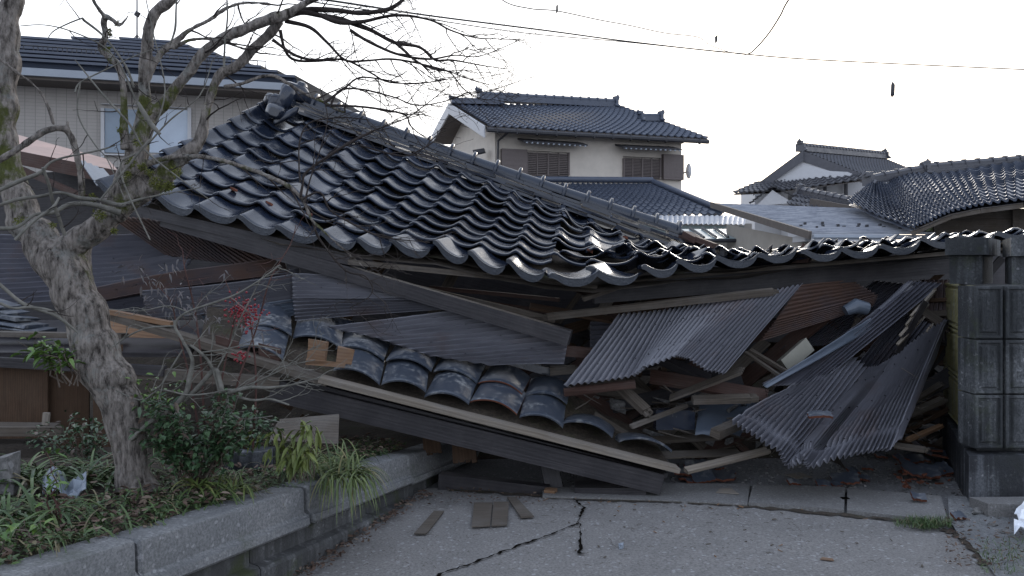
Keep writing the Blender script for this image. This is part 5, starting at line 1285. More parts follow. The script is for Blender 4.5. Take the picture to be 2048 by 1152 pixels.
for (x, y, n) in ((265, 540, 8), (300, 560, 14), (335, 575, 10), (330, 540, 8), (370, 595, 8), (310, 600, 8), (290, 520, 4), (350, 520, 5), (380, 570, 4), (395, 620, 10), (350, 625, 12), (330, 600, 8), (420, 640, 10), (450, 555, 4), (505, 660, 5), (410, 590, 4)):
    for _ in range(n):
        p = P(x + rnd(-22, 22), y + rnd(-16, 16), 3.8 + rnd(-.06, .06)); leaf(LB, p, Vector((rnd(-1, 1), rnd(-.5, .3), rnd(-.9, .1))), rnd(.028, .045), rnd(.008, .013), .7)
SB.build('stem', M['twig_red'], nb); LB.build('foliage', M['leaf_mauve'], nb, smooth=60)
def ball(mb, c, r, n=6):
    for i in range(4):
        a0, a1 = math.pi * i / 4, math.pi * (i + 1) / 4
        for j in range(n):
            b0, b1 = 2 * math.pi * j / n, 2 * math.pi * (j + 1) / n
            f = lambda a, b: c + Vector((math.sin(a) * math.cos(b), math.sin(a) * math.sin(b), math.cos(a))) * r
            mb.face([f(a0, b0), f(a1, b0), f(a1, b1), f(a0, b1)] if i else [f(a0, b0), f(a1, b0), f(a1, b1)])
for (x, y, sx, sy, n) in ((478, 620, 20, 24, 95), (505, 628, 16, 18, 60), (478, 710, 14, 10, 26), (495, 650, 10, 18, 22)):
    BB = MB()
    for _ in range(n): ball(BB, P(x + random.gauss(0, sx * .6), y + random.gauss(0, sy * .6), 3.76 + rnd(-.03, .03)), rnd(.0045, .006))
    BB.build('berry_cluster', M['berry'], nb, smooth=80)
# bare pruned bush
RS = .58
bb = thing('bare_bush', 'bare grey pruned bush with crooked twigs reaching right from behind the trunk', 'bush', P(330, 900, 3.7))
SB = MB(); bp = []
for s in ([(262, 880, 8), (300, 845, 8), (340, 820, 8), (370, 790, 9), (378, 760, 9), (385, 720, 7), (365, 680, 5), (350, 650, 5), (372, 625, 4), (420, 608, 4), (470, 590, 4), (520, 560, 3), (560, 530, 2.5)],
          [(370, 800, 8), (400, 770, 8), (430, 740, 8), (440, 765, 8), (450, 785, 8), (500, 775, 6), (540, 775, 5), (590, 768, 3.5), (640, 755, 2)],
          [(440, 785, 7), (430, 750, 6), (415, 720, 5), (395, 700, 5), (380, 690, 5)], [(445, 785, 5), (500, 800, 4.5), (540, 798, 4), (578, 810, 3)],
          [(350, 652, 4), (300, 655, 3), (260, 670, 3), (220, 698, 2)], [(365, 700, 3.5), (340, 740, 3), (322, 770, 3), (302, 782, 2)],
          [(450, 780, 4), (455, 810, 3), (468, 830, 3), (490, 838, 2), (545, 832, 1.2)], [(520, 772, 3), (550, 740, 2.5), (580, 730, 2), (630, 720, 1)],
          [(210, 770, 2), (280, 800, 2.5), (320, 780, 2.5), (380, 790, 3), (450, 782, 2)], [(430, 745, 3), (460, 690, 2.5), (480, 640, 2.5), (500, 600, 2), (520, 560, 1.5)],
          [(470, 780, 3), (520, 760, 3), (570, 735, 2), (600, 710, 1.5), (640, 690, 1)], [(400, 705, 3), (440, 700, 2.5), (500, 690, 2), (560, 700, 1.5)], [(385, 630, 2.5), (340, 612, 2), (280, 622, 1.5), (215, 618, 1)]):
    bp.append(limb(SB, s, 3.72, 3.66, n=7, k=5, seed=3))
for i, w in enumerate(bp): twigs(SB, w, .07, .17, .0028, 500 + i, Vector((.35, 0, .1)), 1, .8, .001)
SB.build('branch', M['twig_pale'], bb, smooth=60)
# strap leaved clumps
def clump(label, c, n, L, w, droop, m='blade', bias=Vector((0, 0, 0)), r=.05, nm='strap_leaf_clump', cat='plant', up=1.6):
    mb = MB()
    for _ in range(n):
        a = rnd(0, 2 * math.pi); d = Vector((math.cos(a), math.sin(a), rnd(.4, up))) + bias
        blade(mb, c + Vector((rnd(-r, r), rnd(-r, r), 0)), d, L * rnd(.55, 1.2), w * rnd(.7, 1.2), droop * rnd(.8, 1.3))
    return tag(mb.build(nm, M[m], smooth=60), label, cat, 'strap leaved clumps in the bed' if nm == 'strap_leaf_clump' else None)
random.seed(41)
clump('large strap leaf clump spilling over the garden wall beside the drooping plant', P(690, 945, 4.15), 190, .27, .008, 2.4, bias=Vector((.5, -.5, 0)), r=.09)
clump('strap leaf clump just behind the large spilling one', P(640, 935, 4.3), 110, .25, .008, 2.2, bias=Vector((0, -.3, 0)), r=.09)
clump('upright dark strap leaf clump left of the trunk base', P(190, 960, 3.9), 130, .34, .013, 1.7, 'grass', r=.12)
clump('strap leaf clump at the left edge behind the plastic sheet', P(60, 960, 3.7), 90, .32, .014, 1.8, 'grass', r=.12)
clump('low strap leaf clump lying in the lower left of the bed', P(40, 1030, 3.0), 110, .24, .012, 2.2, 'grass', bias=Vector((.6, -.2, -.3)), r=.13)
clump('low strap leaf clump in the middle of the bed before the trunk', P(150, 1040, 3.15), 90, .22, .011, 2.3, 'grass', bias=Vector((.5, -.2, -.3)), r=.12)
clump('small pale strap leaf rosette right of the trunk base', P(395, 975, 3.65), 26, .16, .011, 1.6, r=.02)
clump('strap leaf clump beside the wall top right of the trunk base', P(455, 975, 3.75), 60, .2, .008, 2.2, bias=Vector((.3, -.3, 0)), r=.08)
clump('green grass tuft growing at the joint of the right gutter lid', G(1850, 1050, .03), 260, .06, .003, 1.2, 'grass', r=.075, nm='grass_tuft', cat='grass tuft', up=2.5)
mb = MB()
for _ in range(420):
    p = G(rnd(1790, 1905), rnd(1040, 1056), .03); blade(mb, p, Vector((rnd(-.6, .6), rnd(-.6, .6), 1.2)), rnd(.02, .055), .0028, 1.0, 4)
for _ in range(260):
    p = G(rnd(1960, 2060), rnd(1080, 1150), .045); blade(mb, p, Vector((rnd(-.6, .6), rnd(-.6, .6), 1)), rnd(.02, .05), .0028, 1.2, 4)
tag(mb.build('joint_grass', M['grass'], smooth=60), 'short green grass along the gutter joint and roadside dirt', 'grass', None, 'stuff')
# ground cover of the bed
mb = MB(); random.seed(9)
def bedpt():
    t = rnd(-2.2, 1.6); o = -.12 - abs(random.gauss(0, .45)); w = WA + WD * t + WN * o; return Vector((w.x, w.y, bedz(w.x, w.y) + .01))
for _ in range(1500):
    p = bedpt()
    if noise.noise(p * 3.0) < -.12: continue
    for _k in range(3):
        a = rnd(0, 6.28); leaf(mb, p + Vector((rnd(-.02, .02), rnd(-.02, .02), rnd(0, .03))), Vector((math.cos(a), math.sin(a), rnd(.1, .9))), rnd(.018, .04), rnd(.009, .016), .4)
for _ in range(2300):
    p = bedpt()
    if noise.noise(p * 2.3 + Vector((9, 0, 0))) < -.1: continue
    blade(mb, p, Vector((rnd(-1, 1), rnd(-1, .6), rnd(.3, 1.2))), rnd(.08, .2), rnd(.004, .008), 2.0, 5)
tag(mb.build('ground_cover', M['grass'], smooth=60), 'low green ground cover and grass filling the planting bed', 'ground cover', None, 'stuff')
mb = MB()
def flat_leaf(mb, p, s):
    a = rnd(0, 6.28); d = Vector((math.cos(a), math.sin(a), rnd(-.1, .35))); leaf(mb, p, d, s, s * rnd(.35, .6), rnd(-.3, .5), rnd(-.5, .6))
for _ in range(1700): p = bedpt(); flat_leaf(mb, p + Vector((0, 0, rnd(0, .05))), rnd(.02, .05))
for _ in range(420):
    t = rnd(-1.2, 1.4); w = WA + WD * t + WN * (.05 + abs(random.gauss(0, .055))); flat_leaf(mb, Vector((w.x, w.y, .03 + rnd(0, .02))), rnd(.015, .045))
for _ in range(130):
    p = G(rnd(760, 1100), rnd(985, 1015)); flat_leaf(mb, p + Vector((0, 0, .03)), rnd(.012, .03))
for _ in range(260):
    p = G(rnd(1890, 2060), rnd(1050, 1150)); flat_leaf(mb, p + Vector((0, 0, .05)), rnd(.01, .03))
tag(mb.build('leaf_litter', M['leaf_dead'], smooth=60), 'brown dead leaves scattered over the bed and along the wall foot', 'leaf litter', None, 'stuff')
# twiggy straw and chips over the paving
mb = MB(); random.seed(19)
for _ in range(520):
    y = 985 + 165 * rnd(0, 1) ** 1.3; x = rnd(700, 1960); p = G(x, y) + Vector((0, 0, .022)); a = rnd(0, 3.14); L = rnd(.01, .06) * (.6 if y > 1080 else 1)
    d = Vector((math.cos(a), math.sin(a), 0)) * L; mb.tube([p, p + d * .5 + Vector((rnd(-.006, .006), rnd(-.006, .006), .004)), p + d], [.0009] * 3, 4, cap=False)
for _ in range(70):
    y = 985 + 165 * rnd(0, 1) ** 2.2; x = rnd(1080, 1960); p = G(x, y) + Vector((0, 0, .022)); a = rnd(0, 3.14); L = rnd(.003, .014); w = rnd(.001, .005)
    mb.box(p, Vector((math.cos(a), math.sin(a), 0)) * L, Vector((-math.sin(a), math.cos(a), 0)) * w, Vector((0, 0, .002)), 0, .001)
tag(mb.build('straw_and_chips', M['wood_mid']), 'fine straw, twigs and wood chips strewn over the driveway', 'litter', None, 'stuff')
mb = MB()
for _ in range(900):
    x = rnd(1100, 1960); y = rnd(900, 1000); 
    p = G(x, y) + Vector((0, 0, .006)); s = rnd(.003, .012); mb.box(p, Vector((s, rnd(-s, s) * .5, 0)), Vector((rnd(-s, s) * .4, s * .8, 0)), Vector((0, 0, s * .5)), 0, s * .4)
tag(mb.build('gravel_crumbs', M['stone']), 'small stone and plaster crumbs on the asphalt before the rubble', 'gravel', None, 'stuff')

# ================================================================ DEBRIS
random.seed(61)
def plank(x0, y0, D0, x1, y1, D1, w, h, m, label, splint=.05, tilt=(0, -.35, 1), nm='plank', cat='plank', group='planks and timbers in the rubble'):
    mb = MB(); beam(mb, P(x0, y0, D0), P(x1, y1, D1), w, h, 0, .004, Vector(tilt), splint)
    return tag(mb.build(nm, M[m]), label, cat, group)
plank(1095, 634, 5.75, 1545, 584, 5.8, .03, .05, 'wood_mid', 'long weathered lath running above the top of the big slanting sheet', .06)
plank(1165, 598, 5.7, 1230, 577, 5.75, .03, .025, 'wood_mid', 'short stick poking out under the lowest roof corner', .02)
plank(1128, 786, 5.4, 1270, 768, 5.4, .03, .05, 'ply_red', 'dark red trim board under the lower left edge of the big slanting sheet', .0)
plank(1300, 752, 5.7, 1530, 792, 5.6, .12, .03, 'ply_red', 'dark red flat board under the arched torn edge of the big slanting sheet', .03, (0, -.8, 1))
plank(1385, 800, 5.5, 1500, 796, 5.5, .06, .045, 'wood_mid', 'splintered pale plank right below the dark red flat board', .06)
plank(1340, 796, 5.6, 1480, 742, 5.4, .09, .02, 'wood_mid', 'plank leaning up toward the lower right corner of the big slanting sheet', .04)
plank(1430, 868, 5.3, 1480, 845, 5.5, .07, .06, 'wood_mid', 'square beam stub sticking out left of the largest crumpled sheet', .02)
plank(1262, 853, 5.35, 1372, 812, 5.6, .03, .02, 'wood_mid', 'thin stick rising right from the end of the arched tiles', .02)
plank(1372, 942, 5.25, 1532, 902, 5.45, .05, .03, 'wood_pale', 'pale lath lying on the ground between the beam end and the crumpled sheet', .03)
plank(1236, 770, 5.6, 1292, 822, 5.45, .07, .05, 'wood_mid', 'broken stub hanging down in the dark under the big slanting sheet', .05)
plank(1300, 912, 5.5, 1480, 905, 5.6, .16, .015, 'wood_mid', 'flat thin board lying on the ground behind the beam end', .02, (0, 0, 1))
plank(1305, 880, 5.8, 1440, 874, 5.8, .05, .03, 'wood_mid', 'short batten in the shadow behind the flat thin board', .03)
plank(1500, 700, 5.9, 1572, 742, 5.75, .03, .02, 'wood_mid', 'upper of two crossed sticks beside the cream casing', .04)
plank(1490, 704, 5.85, 1560, 752, 5.7, .03, .02, 'wood_mid', 'lower of two crossed sticks beside the cream casing', .04)
plank(1280, 700, 6.0, 1420, 760, 5.9, .10, .05, 'wood_dark', 'dark timber seen through the arch of the torn sheet', .0)
plank(1040, 640, 5.9, 1200, 622, 6.0, .06, .03, 'wood_mid', 'board end right of the fallen tie beam', .05)
plank(1060, 612, 6.0, 1220, 640, 6.0, .09, .02, 'ply', 'brown panel strip behind the end of the tie beam', .03)
plank(1110, 700, 5.6, 1185, 706, 5.7, .05, .07, 'ply_red', 'reddish beam piece right of the wide grey sheet', .02)
plank(1100, 742, 5.7, 1150, 738, 5.7, .04, .06, 'wood_mid', 'brown block behind the last upstanding tile', .02)
plank(1188, 830, 5.6, 1255, 872, 5.6, .06, .03, 'wood_mid', 'board leaning in the gap right of the arched tiles', .03)
plank(1796, 838, 5.9, 1885, 800, 6.0, .05, .04, 'wood_mid', 'grey stick lying against the foot of the block wall', .04)
plank(1815, 880, 5.7, 1882, 852, 5.9, .03, .02, 'wood_new', 'orange brown lath below the grey stick by the block wall', .04)
plank(1800, 820, 6.1, 1880, 770, 6.2, .05, .03, 'wood_mid', 'plank higher up in the gap between the sheets and the block wall', .04)
plank(1790, 890, 5.5, 1850, 900, 5.4, .06, .02, 'wood_mid', 'grey board under the tile shards by the block wall', .03)
plank(1812, 870, 6.0, 1860, 905, 5.9, .03, .03, 'wood_dark', 'dark stick behind the tile shards by the block wall', .02)
for i, (x, y, x1, y1, l) in enumerate(((1795, 690, 1842, 640, 'lowest pale splinter in the gap right of the dark sheet'), (1800, 672, 1850, 615, 'middle pale splinter in the gap right of the dark sheet'), (1812, 650, 1862, 592, 'long pale splinter in the gap right of the dark sheet'),
                                      (1822, 632, 1868, 582, 'topmost pale splinter close to the stone pillar neck'), (1828, 700, 1860, 655, 'pale splinter just above the fan of the largest sheet'))):
    plank(x, y, 6.05, x1, y1, 6.1, .018, .012, 'wood_pale', l, .05, (0, -.6, 1), 'splinter', 'splinter', 'pale splinters')
# debris under the fallen eave
plank(880, 962, 5.45, 1098, 988, 5.35, .10, .115, 'wood_dark', 'squared dark sill lying on the driveway under the fallen eave', .0, (0, 0, 1))
plank(1090, 984, 5.28, 1112, 985, 5.26, .06, .045, 'wood_new', 'small fresh cut wood block at the end of the dark sill', .0, (0, 0, 1))
plank(700, 820, 5.6, 1100, 900, 5.6, .03, .09, 'wood_mid', 'brown board in the shadow below the long dark beam', .0)
plank(1095, 915, 5.5, 1110, 990, 5.45, .14, .12, 'wood_dark', 'upright post stub carrying the fallen eave near its right end', .0, (1, 0, 0))
plank(925, 850, 5.5, 930, 920, 5.45, .16, .05, 'ply', 'brown upright board hanging under the middle of the long dark beam', .02, (0, -1, 0))
plank(860, 845, 5.55, 866, 905, 5.5, .12, .05, 'ply', 'narrow upright board left of the brown hanging board', .02, (0, -1, 0))
plank(1150, 985, 5.4, 1290, 985, 5.35, .3, .14, 'wood_dark', 'dark flat timber resting on the gutter under the tip of the beam', .0, (0, 0, 1))
# cut boards lying on the driveway
def flat(pts, m, label, th=.008, z=.022):
    mb = MB(); q = [G(*p) + Vector((0, 0, z + th)) for p in pts]
    slab(mb, q, th); return tag(mb.build('thin_board', M[m]), label, 'board', 'thin boards lying on the driveway')
flat([(828, 1077), (853, 1077), (888, 1031), (868, 1031)], 'wood_mid', 'leftmost narrow thin board on the driveway')
flat([(943, 1063), (980, 1061), (985, 1014), (948, 1014)], 'wood_mid', 'left half of the split square board on the driveway')
flat([(983, 1061), (1014, 1059), (1018, 1013), (987, 1013)], 'wood_mid', 'right half of the split square board on the driveway', .009)
flat([(1042, 1044), (1068, 1042), (1032, 1003), (1014, 1003)], 'wood_mid', 'narrow thin board lying diagonally right of the split square board')
flat([(1432, 996), (1478, 999), (1462, 987), (1440, 988)], 'wood_pale', 'pale ragged chip lying on the gutter band', .004, .034)
flat([(1592, 960), (1625, 957), (1600, 948), (1570, 952)], 'wood_pale', 'thin pale chip on the dark asphalt below the torn sheet corner', .004, .008)
flat([(1640, 1128), (1668, 1131), (1666, 1127), (1645, 1124)], 'wood_new', 'orange sliver of wood near the lower edge of the driveway', .004)
# other things in the heap
mb = MB(); a = P(1590, 712, 5.95)
mb.box(a, Vector((.11, .05, .075)), Vector((.02, .12, -.02)), Vector((-.03, 0, .045)), 0, .003); o = mb.build('casing', M['cream_box']); bv = o.modifiers.new('bevel', 'BEVEL'); bv.width = .008; bv.segments = 3
tag(o, 'cream plastic casing half buried between the torn sheet and the dark sheet', 'casing')
mb = MB()
for k in range(4): mb.box(a + Vector((.12, -.05, -.02 - .012 * k)), Vector((.10, .04, .07)), Vector((.0, .06, 0)), Vector((-.002, 0, .003)), 0, .004)
tag(mb.build('bent_fins', M['metalroof']), 'bent grey metal fins beside the cream plastic casing', 'metal fins')
mb = MB(); mb.box(P(1348, 838, 5.65), Vector((.14, .01, 0)), Vector((0, .05, 0)), Vector((0, 0, .07)), 0, .004); o = mb.build('black_slab', M['tile']); tag(o, 'glossy black slab standing in the dark gap behind the arched tiles', 'slab')
bv = o.modifiers.new('bevel', 'BEVEL'); bv.width = .006
mb = MB(); S = patch([P(1390, 870, 5.5), P(1480, 870, 5.5)], [P(1400, 800, 5.8), P(1520, 805, 5.9)], 6, 6)
mb.grid([[S(i, j) + Vector((0, 0, .03 * noise.noise(Vector((i * .7, j * .7, 3))))) for i in range(7)] for j in range(7)]); o = mb.build('bent_tin_sheet', M['corr_blue'], smooth=40)
o.modifiers.new('t', 'SOLIDIFY').thickness = .004; tag(o, 'crumpled flat grey tin between the black slab and the beam stub', 'tin sheet')
mb = MB(); mb.tube([P(1690, 622, 6.1), P(1712, 612, 6.1), P(1735, 618, 6.1)], [.04, .06, .05], 12); tag(mb.build('pipe_end', M['corr_blue'], smooth=60), 'rounded bluish pipe end poking out under the brown stained sheet', 'pipe')
# shards of roof tile
def shard(x, y, s, label, z=.012, rot=None, tilt=.16, asp=.8, on=None, group='broken roof tile pieces'):
    c = (on if on else G(x, y)) + Vector((0, 0, z)); a = rnd(0, 6.28) if rot is None else rot
    R_m = Matrix.Rotation(a, 3, 'Z') @ Matrix.Rotation(rnd(-tilt, tilt) + .3 * math.cos(a), 3, 'X') @ Matrix.Rotation(rnd(-tilt, tilt), 3, 'Y')
    n = 8; th = .016; mb = MB(); out = []
    jl = [rnd(-.12, .12) for _ in range(n + 1)]; jr = [rnd(-.12, .12) for _ in range(n + 1)]; crv = rnd(.12, .3) * random.choice((1, 1, -1))
    rt = []; rb = []
    for i in range(5):
        v = i / 4 - .5; row = []; rw2 = []
        for j in range(n + 1):
            u = j / n - .5; vv = v * (1 + (jl[j] if v < 0 else jr[j]) * 2)
            h = crv * s * (.25 - u * u) * 1.6
            p = Vector((u * s * (1 + (.1 if i % 2 else 0)), vv * s * asp, h)); row.append(c + R_m @ p); rw2.append(c + R_m @ (p - Vector((0, 0, th))))
        rt.append(row); rb.append(rw2)
    mb.grid(rt, m=0); mb.grid(rb, m=0, flip=True)
    mb.grid([rb[0], rt[0]], m=1); mb.grid([rt[-1], rb[-1]], m=1)
    mb.grid([[r[0] for r in rt], [r[0] for r in rb]], m=1); mb.grid([[r[-1] for r in rb], [r[-1] for r in rt]], m=1)
    o = mb.build('tile_shard', [M['tile_dusty'], M['tile_side']], smooth=35)
    lo = min(v.co.z for v in o.data.vertices)
    if on is None and z < .05: o.location.z = -lo + .012 + (z - .012)
    return tag(o, label, 'tile shard', group)
for a in ((1400, 955, .20, 'largest curved tile shard in the pile at the tip of the fallen beam', .02, .4), (1440, 962, .20, 'dark curved tile shard at the right end of the pile by the beam tip', .015, -.3),
          (1370, 958, .14, 'upright tile shard touching the tip of the fallen beam', .04, 1.2), (1405, 968, .15, 'embossed tile shard at the front of the pile by the beam tip', .012, .1),
          (1425, 945, .13, 'orange edged shard on top of the pile by the beam tip', .06, .7), (1380, 966, .12, 'small shard at the front left of the pile by the beam tip', .01, 2.0),
          (1690, 973, .17, 'shard with an orange edge lying just above the gutter lids', .012, -.25), (1672, 978, .07, 'small orange shard leaning on the shard above the gutter lids', .012, .3),
          (1708, 952, .08, 'black squared shard on the asphalt below the tip of the crumpled sheet', .012, 0.1), (1728, 966, .075, 'dark pointed shard right of the shard above the gutter lids', .012, -.5),
          (1735, 943, .075, 'rounded shard with reddish edge standing alone on the asphalt', .012, -.4), (1588, 975, .08, 'long thin dark shard left on the asphalt near the gutter band', .012, .05),
          (1648, 980, .09, 'flat dark shard against the back edge of the left gutter lid', .012, -.1), (1838, 1016, .08, 'broken tile piece resting on the right gutter lid', .045, -.25),
          (1918, 1050, .07, 'purplish shard next to the grass tuft', .03, .1),
          (1840, 960, .24, 'long orange rimmed shard at the front of the heap by the block wall', .03, -.3), (1872, 948, .18, 'bluish shard behind the long orange rimmed one', .05, .0),
          (1830, 930, .17, 'shiny blue black shard at the left of the heap by the block wall', .05, .1), (1880, 925, .18, 'angular shard leaning against the granite plinth', .08, 1.0),
          (1800, 928, .08, 'orange fragment at the left end of the heap by the block wall', .03, .4), (1860, 922, .16, 'upright narrow shard in the middle of the heap by the block wall', .10, 1.5),
          (1855, 905, .17, 'curved black shard at the back of the heap by the block wall', .06, .3), (1885, 905, .13, 'orange edged curved shard at the back right of the heap', .09, -.6),
          (1835, 900, .12, 'dark shard at the back left of the heap by the block wall', .04, .8), (1762, 920, .08, 'flat orange fragment below the right fold of the crumpled sheet', .012, .0)):
    shard(a[0], a[1], a[2], a[3], a[4], a[5])
shard(0, 0, .14, 'broken tile piece lying on top of the largest crumpled sheet', 0, -.2, .1, .5, on=P(1640, 828, 5.18))
mb = MB()
for _ in range(14): mb.box(G(1242, 1103) + Vector((rnd(-.008, .008), rnd(-.008, .008), .03 + rnd(-.006, .006))), Vector((.006, .003, 0)), Vector((0, .007, .003)), Vector((.001, 0, .006)), 0, .003)
tag(mb.build('white_pebble', M['plastic']), 'small white pebble by itself on the driveway right of the crack', 'pebble')
random.seed(88)
mb = MB(); rows = []
for i in range(9):
    rows.append([G(2030 + j * 9, 1035 + i * 7) + Vector((rnd(-.02, .02), rnd(-.02, .02), .05 + .06 * noise.noise(Vector((i * .8, j * .8, 1))) + .04)) for j in range(10)])
mb.grid(rows); o = mb.build('plaster_scraps', M['snow']); o.modifiers.new('t', 'SOLIDIFY').thickness = .004; tag(o, 'crumpled white plaster scraps at the right edge of the picture', 'scraps')
for (x, y, s, l) in ((1958, 1035, .09, 'grey rock touching the corner of the granite plinth'), (1985, 1060, .05, 'small rock in front of the kerb stone'), (2010, 1075, .06, 'pale flat rock near the white scraps'), (1925, 1085, .04, 'small flat pebble at the tip of the dirt patch')):
    mb = MB(); c = G(x, y) + Vector((0, 0, .03)); rows = []
    for i in range(9):
        a = math.pi * i / 8; rows.append([c + Vector((math.sin(a) * math.cos(b), math.sin(a) * math.sin(b) * .7, math.cos(a) * .5)) * s * (.5 + .35 * noise.noise(Vector((math.sin(a) * math.cos(b), math.sin(a) * math.sin(b), math.cos(a) + x)) * 1.6)) for b in [2 * math.pi * j / 12 for j in range(13)]])
    mb.grid(rows); tag(mb.build('rock', M['stone'], smooth=25), l, 'rock', 'rocks at the roadside')

# ---- left side ruin: plywood walls, boards and copper coloured roof piece
sd_w = thing('ruined_side_room', 'ruined side room of brown plywood walls and boards behind the trunk at left', 'shed', (-3, 5, 0))
mb = MB()
for (x0, y0, x1, y1, D) in ((-200, 705, 95, 880, 5.0), (98, 700, 178, 900, 5.1), (186, 690, 245, 900, 5.05)):
    a, b = P(x0, y1, D), P(x1, y0, D + .05); mb.face([Vector((a.x, a.y, a.z)), Vector((b.x, b.y, a.z)), Vector((b.x, b.y, b.z)), Vector((a.x, a.y, b.z))], [(0, 0), (0, 1.5), (1, 1.5), (1, 0)])
o = mb.build('plywood_wall', M['ply'], sd_w); o.modifiers.new('t', 'SOLIDIFY').thickness = .02
mb = MB(); slab(mb, [P(-200, 640, 6.0), P(420, 640, 6.0), P(380, 705, 5.1), P(-200, 705, 4.95)], .03); mb.build('floor_board', M['wood_dark'], sd_w)
timber(P(-200, 712, 4.95), P(330, 742, 5.0), .06, .06, 'wood_dark', sd_w, 'rail')
timber(P(230, 742, 5.0), P(560, 765, 5.1), .07, .07, 'wood_mid', sd_w, 'rail')
timber(P(-200, 664, 5.2), P(250, 672, 5.3), .12, .03, 'wood_mid', sd_w, 'rail')
timber(P(-60, 862, 4.6), P(125, 862, 4.7), .06, .05, 'wood_mid', sd_w, 'rail')
timber(P(-60, 850, 4.7), P(115, 852, 4.8), .10, .02, 'wood_mid', sd_w, 'rail')
timber(P(91, 850, 4.75), P(94, 825, 4.75), .035, .02, 'wood_pale', sd_w, 'peg', up=Vector((0, 1, 0)))
mb = MB(); slab(mb, [P(205, 640, 5.6), P(355, 660, 5.5), P(352, 712, 5.35), P(212, 706, 5.4)], .02); mb.build('orange_panel', M['wood_new'], sd_w)
timber(P(212, 622, 5.25), P(345, 648, 5.3), .10, .03, 'wood_new', sd_w, 'split_plank')
mb = MB(); slab(mb, [P(20, 300, 8.5), P(240, 345, 8.3), P(215, 318, 9.3), P(30, 268, 9.5)], .03); mb.build('copper_roof', M['copper'], sd_w)
timber(P(20, 312, 8.4), P(250, 358, 8.2), .08, .14, 'ply_red', sd_w, 'rafter')
timber(P(40, 338, 8.3), P(170, 395, 8.1), .05, .06, 'ply_red', sd_w, 'rafter')
mb = MB()
for k in range(4): beam(mb, P(165 + k * 12, 322 + k * 5, 7.9), P(200 + k * 14, 372 + k * 4, 7.2), .05, .01)
mb.build('metal_flashing', M['corr_blue'], sd_w)
mb = MB(); slab(mb, [P(530, 880, 4.55), P(676, 888, 4.5), P(678, 828, 4.7), P(560, 838, 4.8)], .012); tag(mb.build('board', M['wood_mid']), 'pale board leaning behind the drooping plant under the beam', 'board')
mb = MB(); mb.box(P(500, 920, 4.5), Vector((.13, 0, 0)), Vector((0, .07, 0)), Vector((0, 0, .06)), 0, .01); tag(mb.build('concrete_block', M['plinth']), 'dark concrete block in the shade behind the shrub', 'block')
mb = MB(); mb.box(P(8, 945, 3.6), Vector((.05, 0, 0)), Vector((0, .04, 0)), Vector((0, 0, .08)), 0, .02); tag(mb.build('rock', M['stone']), 'pale rock at the left edge of the bed', 'rock', 'rocks at the roadside')
mb = MB(); random.seed(14); rows = []
for i in range(14): rows.append([P(85 + j * 6.2, 985 - i * 2.5, 3.5 + i * .012) + Vector((0, 0, .05 * noise.noise(Vector((i * .45, j * .45, 7))) + .025 * math.sin(j * .5))) for j in range(15)])
mb.grid(rows); o = mb.build('plastic_sheet', M['plastic'], smooth=25); o.modifiers.new('t', 'SOLIDIFY').thickness = .003; tag(o, 'crumpled pale blue plastic sheet lying in the bed left of the trunk', 'plastic sheet')
mb = MB()
for k in range(5):
    a, b = P(-60, 590 + k * 14, 5.8 - k * .05), P(20 + k * 18, 615 + k * 12, 5.7 - k * .05); beam(mb, a, b, .2, .02, 0, .01)
tag(mb.build('stacked_tiles', M['tile_dusty']), 'stack of slipped dark roof tiles at the left edge behind the trunk', 'tile stack')
# dim lath and boards filling the dark cavity
random.seed(123)
LM = ['wood_mid', 'wood_dark', 'ply', 'wood_mid', 'ply_red']
mb = {k: MB() for k in set(LM)}
for _ in range(150):
    x = random.choice((rnd(600, 1900), rnd(1120, 1560), rnd(1750, 1900))); y = rnd(600, 900); D = rnd(6.15, 7.2); L = rnd(40, 190); a = random.choice((rnd(-.35, .35), rnd(-.3, .8), rnd(-1.2, -.4)))
    k = random.choice(LM); z = P(x, y, D).z
    if z < .1: continue
    beam(mb[k], P(x - L * math.cos(a), y - L * math.sin(a), D + rnd(-.2, .2)), P(x + L * math.cos(a), y + L * math.sin(a), D + rnd(-.2, .2)), rnd(.02, .14), rnd(.01, .03), 0, .005, Vector((rnd(-.5, .5), -1, rnd(.2, 1))))
for k, v in mb.items():
    tag(v.build('splintered_lath', M[k]), {'wood_mid': 'tangle of weathered lath filling the dark space under the roof', 'wood_dark': 'tangle of blackened timbers deep under the roof', 'ply': 'jumble of brown plywood strips deep under the roof', 'ply_red': 'jumble of reddish strips deep under the roof'}[k], 'lath', None, 'stuff')
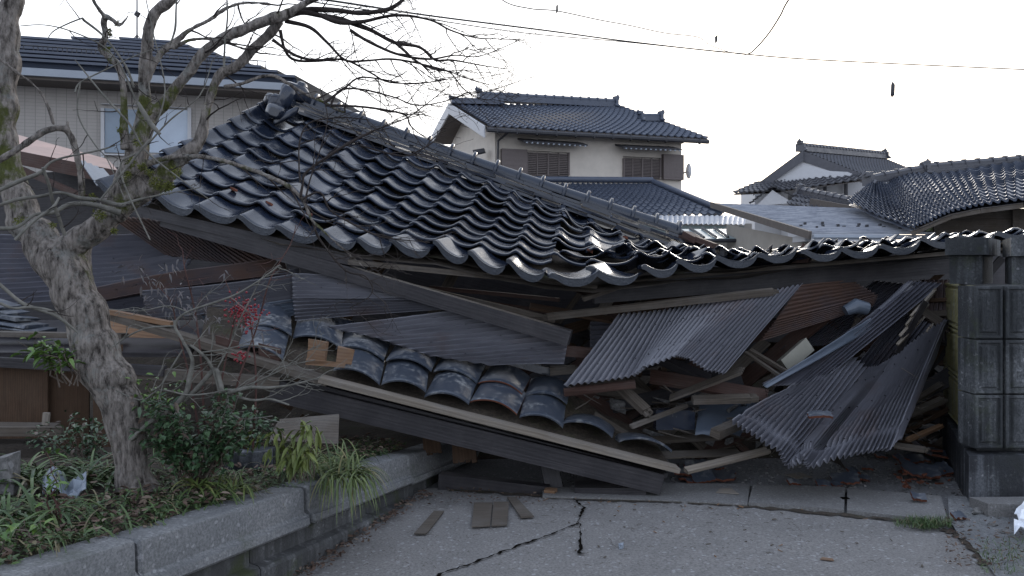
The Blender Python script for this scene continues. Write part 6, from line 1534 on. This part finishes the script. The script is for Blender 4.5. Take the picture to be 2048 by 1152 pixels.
# reddish wood and clay crumbs near the heap, small cloth and plaster scraps
random.seed(202); mb = MB()
for _ in range(80):
    x = random.gauss(1450, 300); y = rnd(985, 1130) if random.random() < .25 else rnd(985, 1030)
    if not 1080 < x < 1930: continue
    p = G(x, y) + Vector((0, 0, .024)); a = rnd(0, 3.14); L = rnd(.003, .016); w = rnd(.001, .004)
    mb.box(p, Vector((math.cos(a), math.sin(a), rnd(0, .1))) * L, Vector((-math.sin(a), math.cos(a), 0)) * w, Vector((0, 0, .002)), 0, .0015)
tag(mb.build('wood_splinters', M['wood_new']), 'orange brown wood splinters sprinkled near the gutter line', 'splinters', None, 'stuff')
mb = MB()
for _ in range(55):
    x = rnd(1790, 1900); y = rnd(890, 985); p = G(x, y) + Vector((0, 0, rnd(.01, .07))); s_ = rnd(.006, .018)
    mb.box(p, Vector((s_, rnd(-s_, s_), rnd(-.3, .3) * s_)), Vector((rnd(-.4, .4) * s_, s_ * .7, rnd(-.3, .3) * s_)), Vector((0, 0, .005)), 0, s_ * .3)
tag(mb.build('clay_crumbs', M['tile_side']), 'orange clay crumbs among the tile shards beside the block wall', 'crumbs', None, 'stuff')
mb = MB()
for _ in range(90):
    x = random.choice((rnd(1150, 1560), rnd(860, 1130))); y = rnd(790, 900); D = rnd(5.7, 6.6); s_ = rnd(.02, .07); p = P(x, y, D)
    if p.z < .02: continue
    mb.box(p, Vector((s_, rnd(-s_, s_), rnd(-.5, .5) * s_)), Vector((rnd(-.4, .4) * s_, s_ * .5, rnd(-.7, .7) * s_)), Vector((0, -.006, .006)), 0, s_ * .3)
tag(mb.build('plaster_lumps', M['stone']), 'grey plaster lumps and flakes lodged between the broken boards', 'plaster', None, 'stuff')

mb = MB()
for _ in range(110):
    x = random.choice((rnd(1150, 1560), rnd(1150, 1560), rnd(1800, 1870))); y = rnd(740, 880) if x > 1750 else rnd(760, 915); D = rnd(5.55, 6.3); L = rnd(.03, .15) * (.6 if x > 1750 else 1); p = P(x, y, D)
    if p.z < .03: continue
    a = rnd(-.9, .9); d = Vector((math.cos(a), rnd(-.5, .5), math.sin(a) * .7)) * L; w = rnd(.002, .007)
    mb.tube([p - d, p + Vector((rnd(-.006, .006), 0, rnd(-.006, .006))), p + d], [w, w * .9, w * .2], 4)
tag(mb.build('thin_splinters', M['wood_mid']), 'thin brown splinters bristling from the broken boards', 'splinters', None, 'stuff')
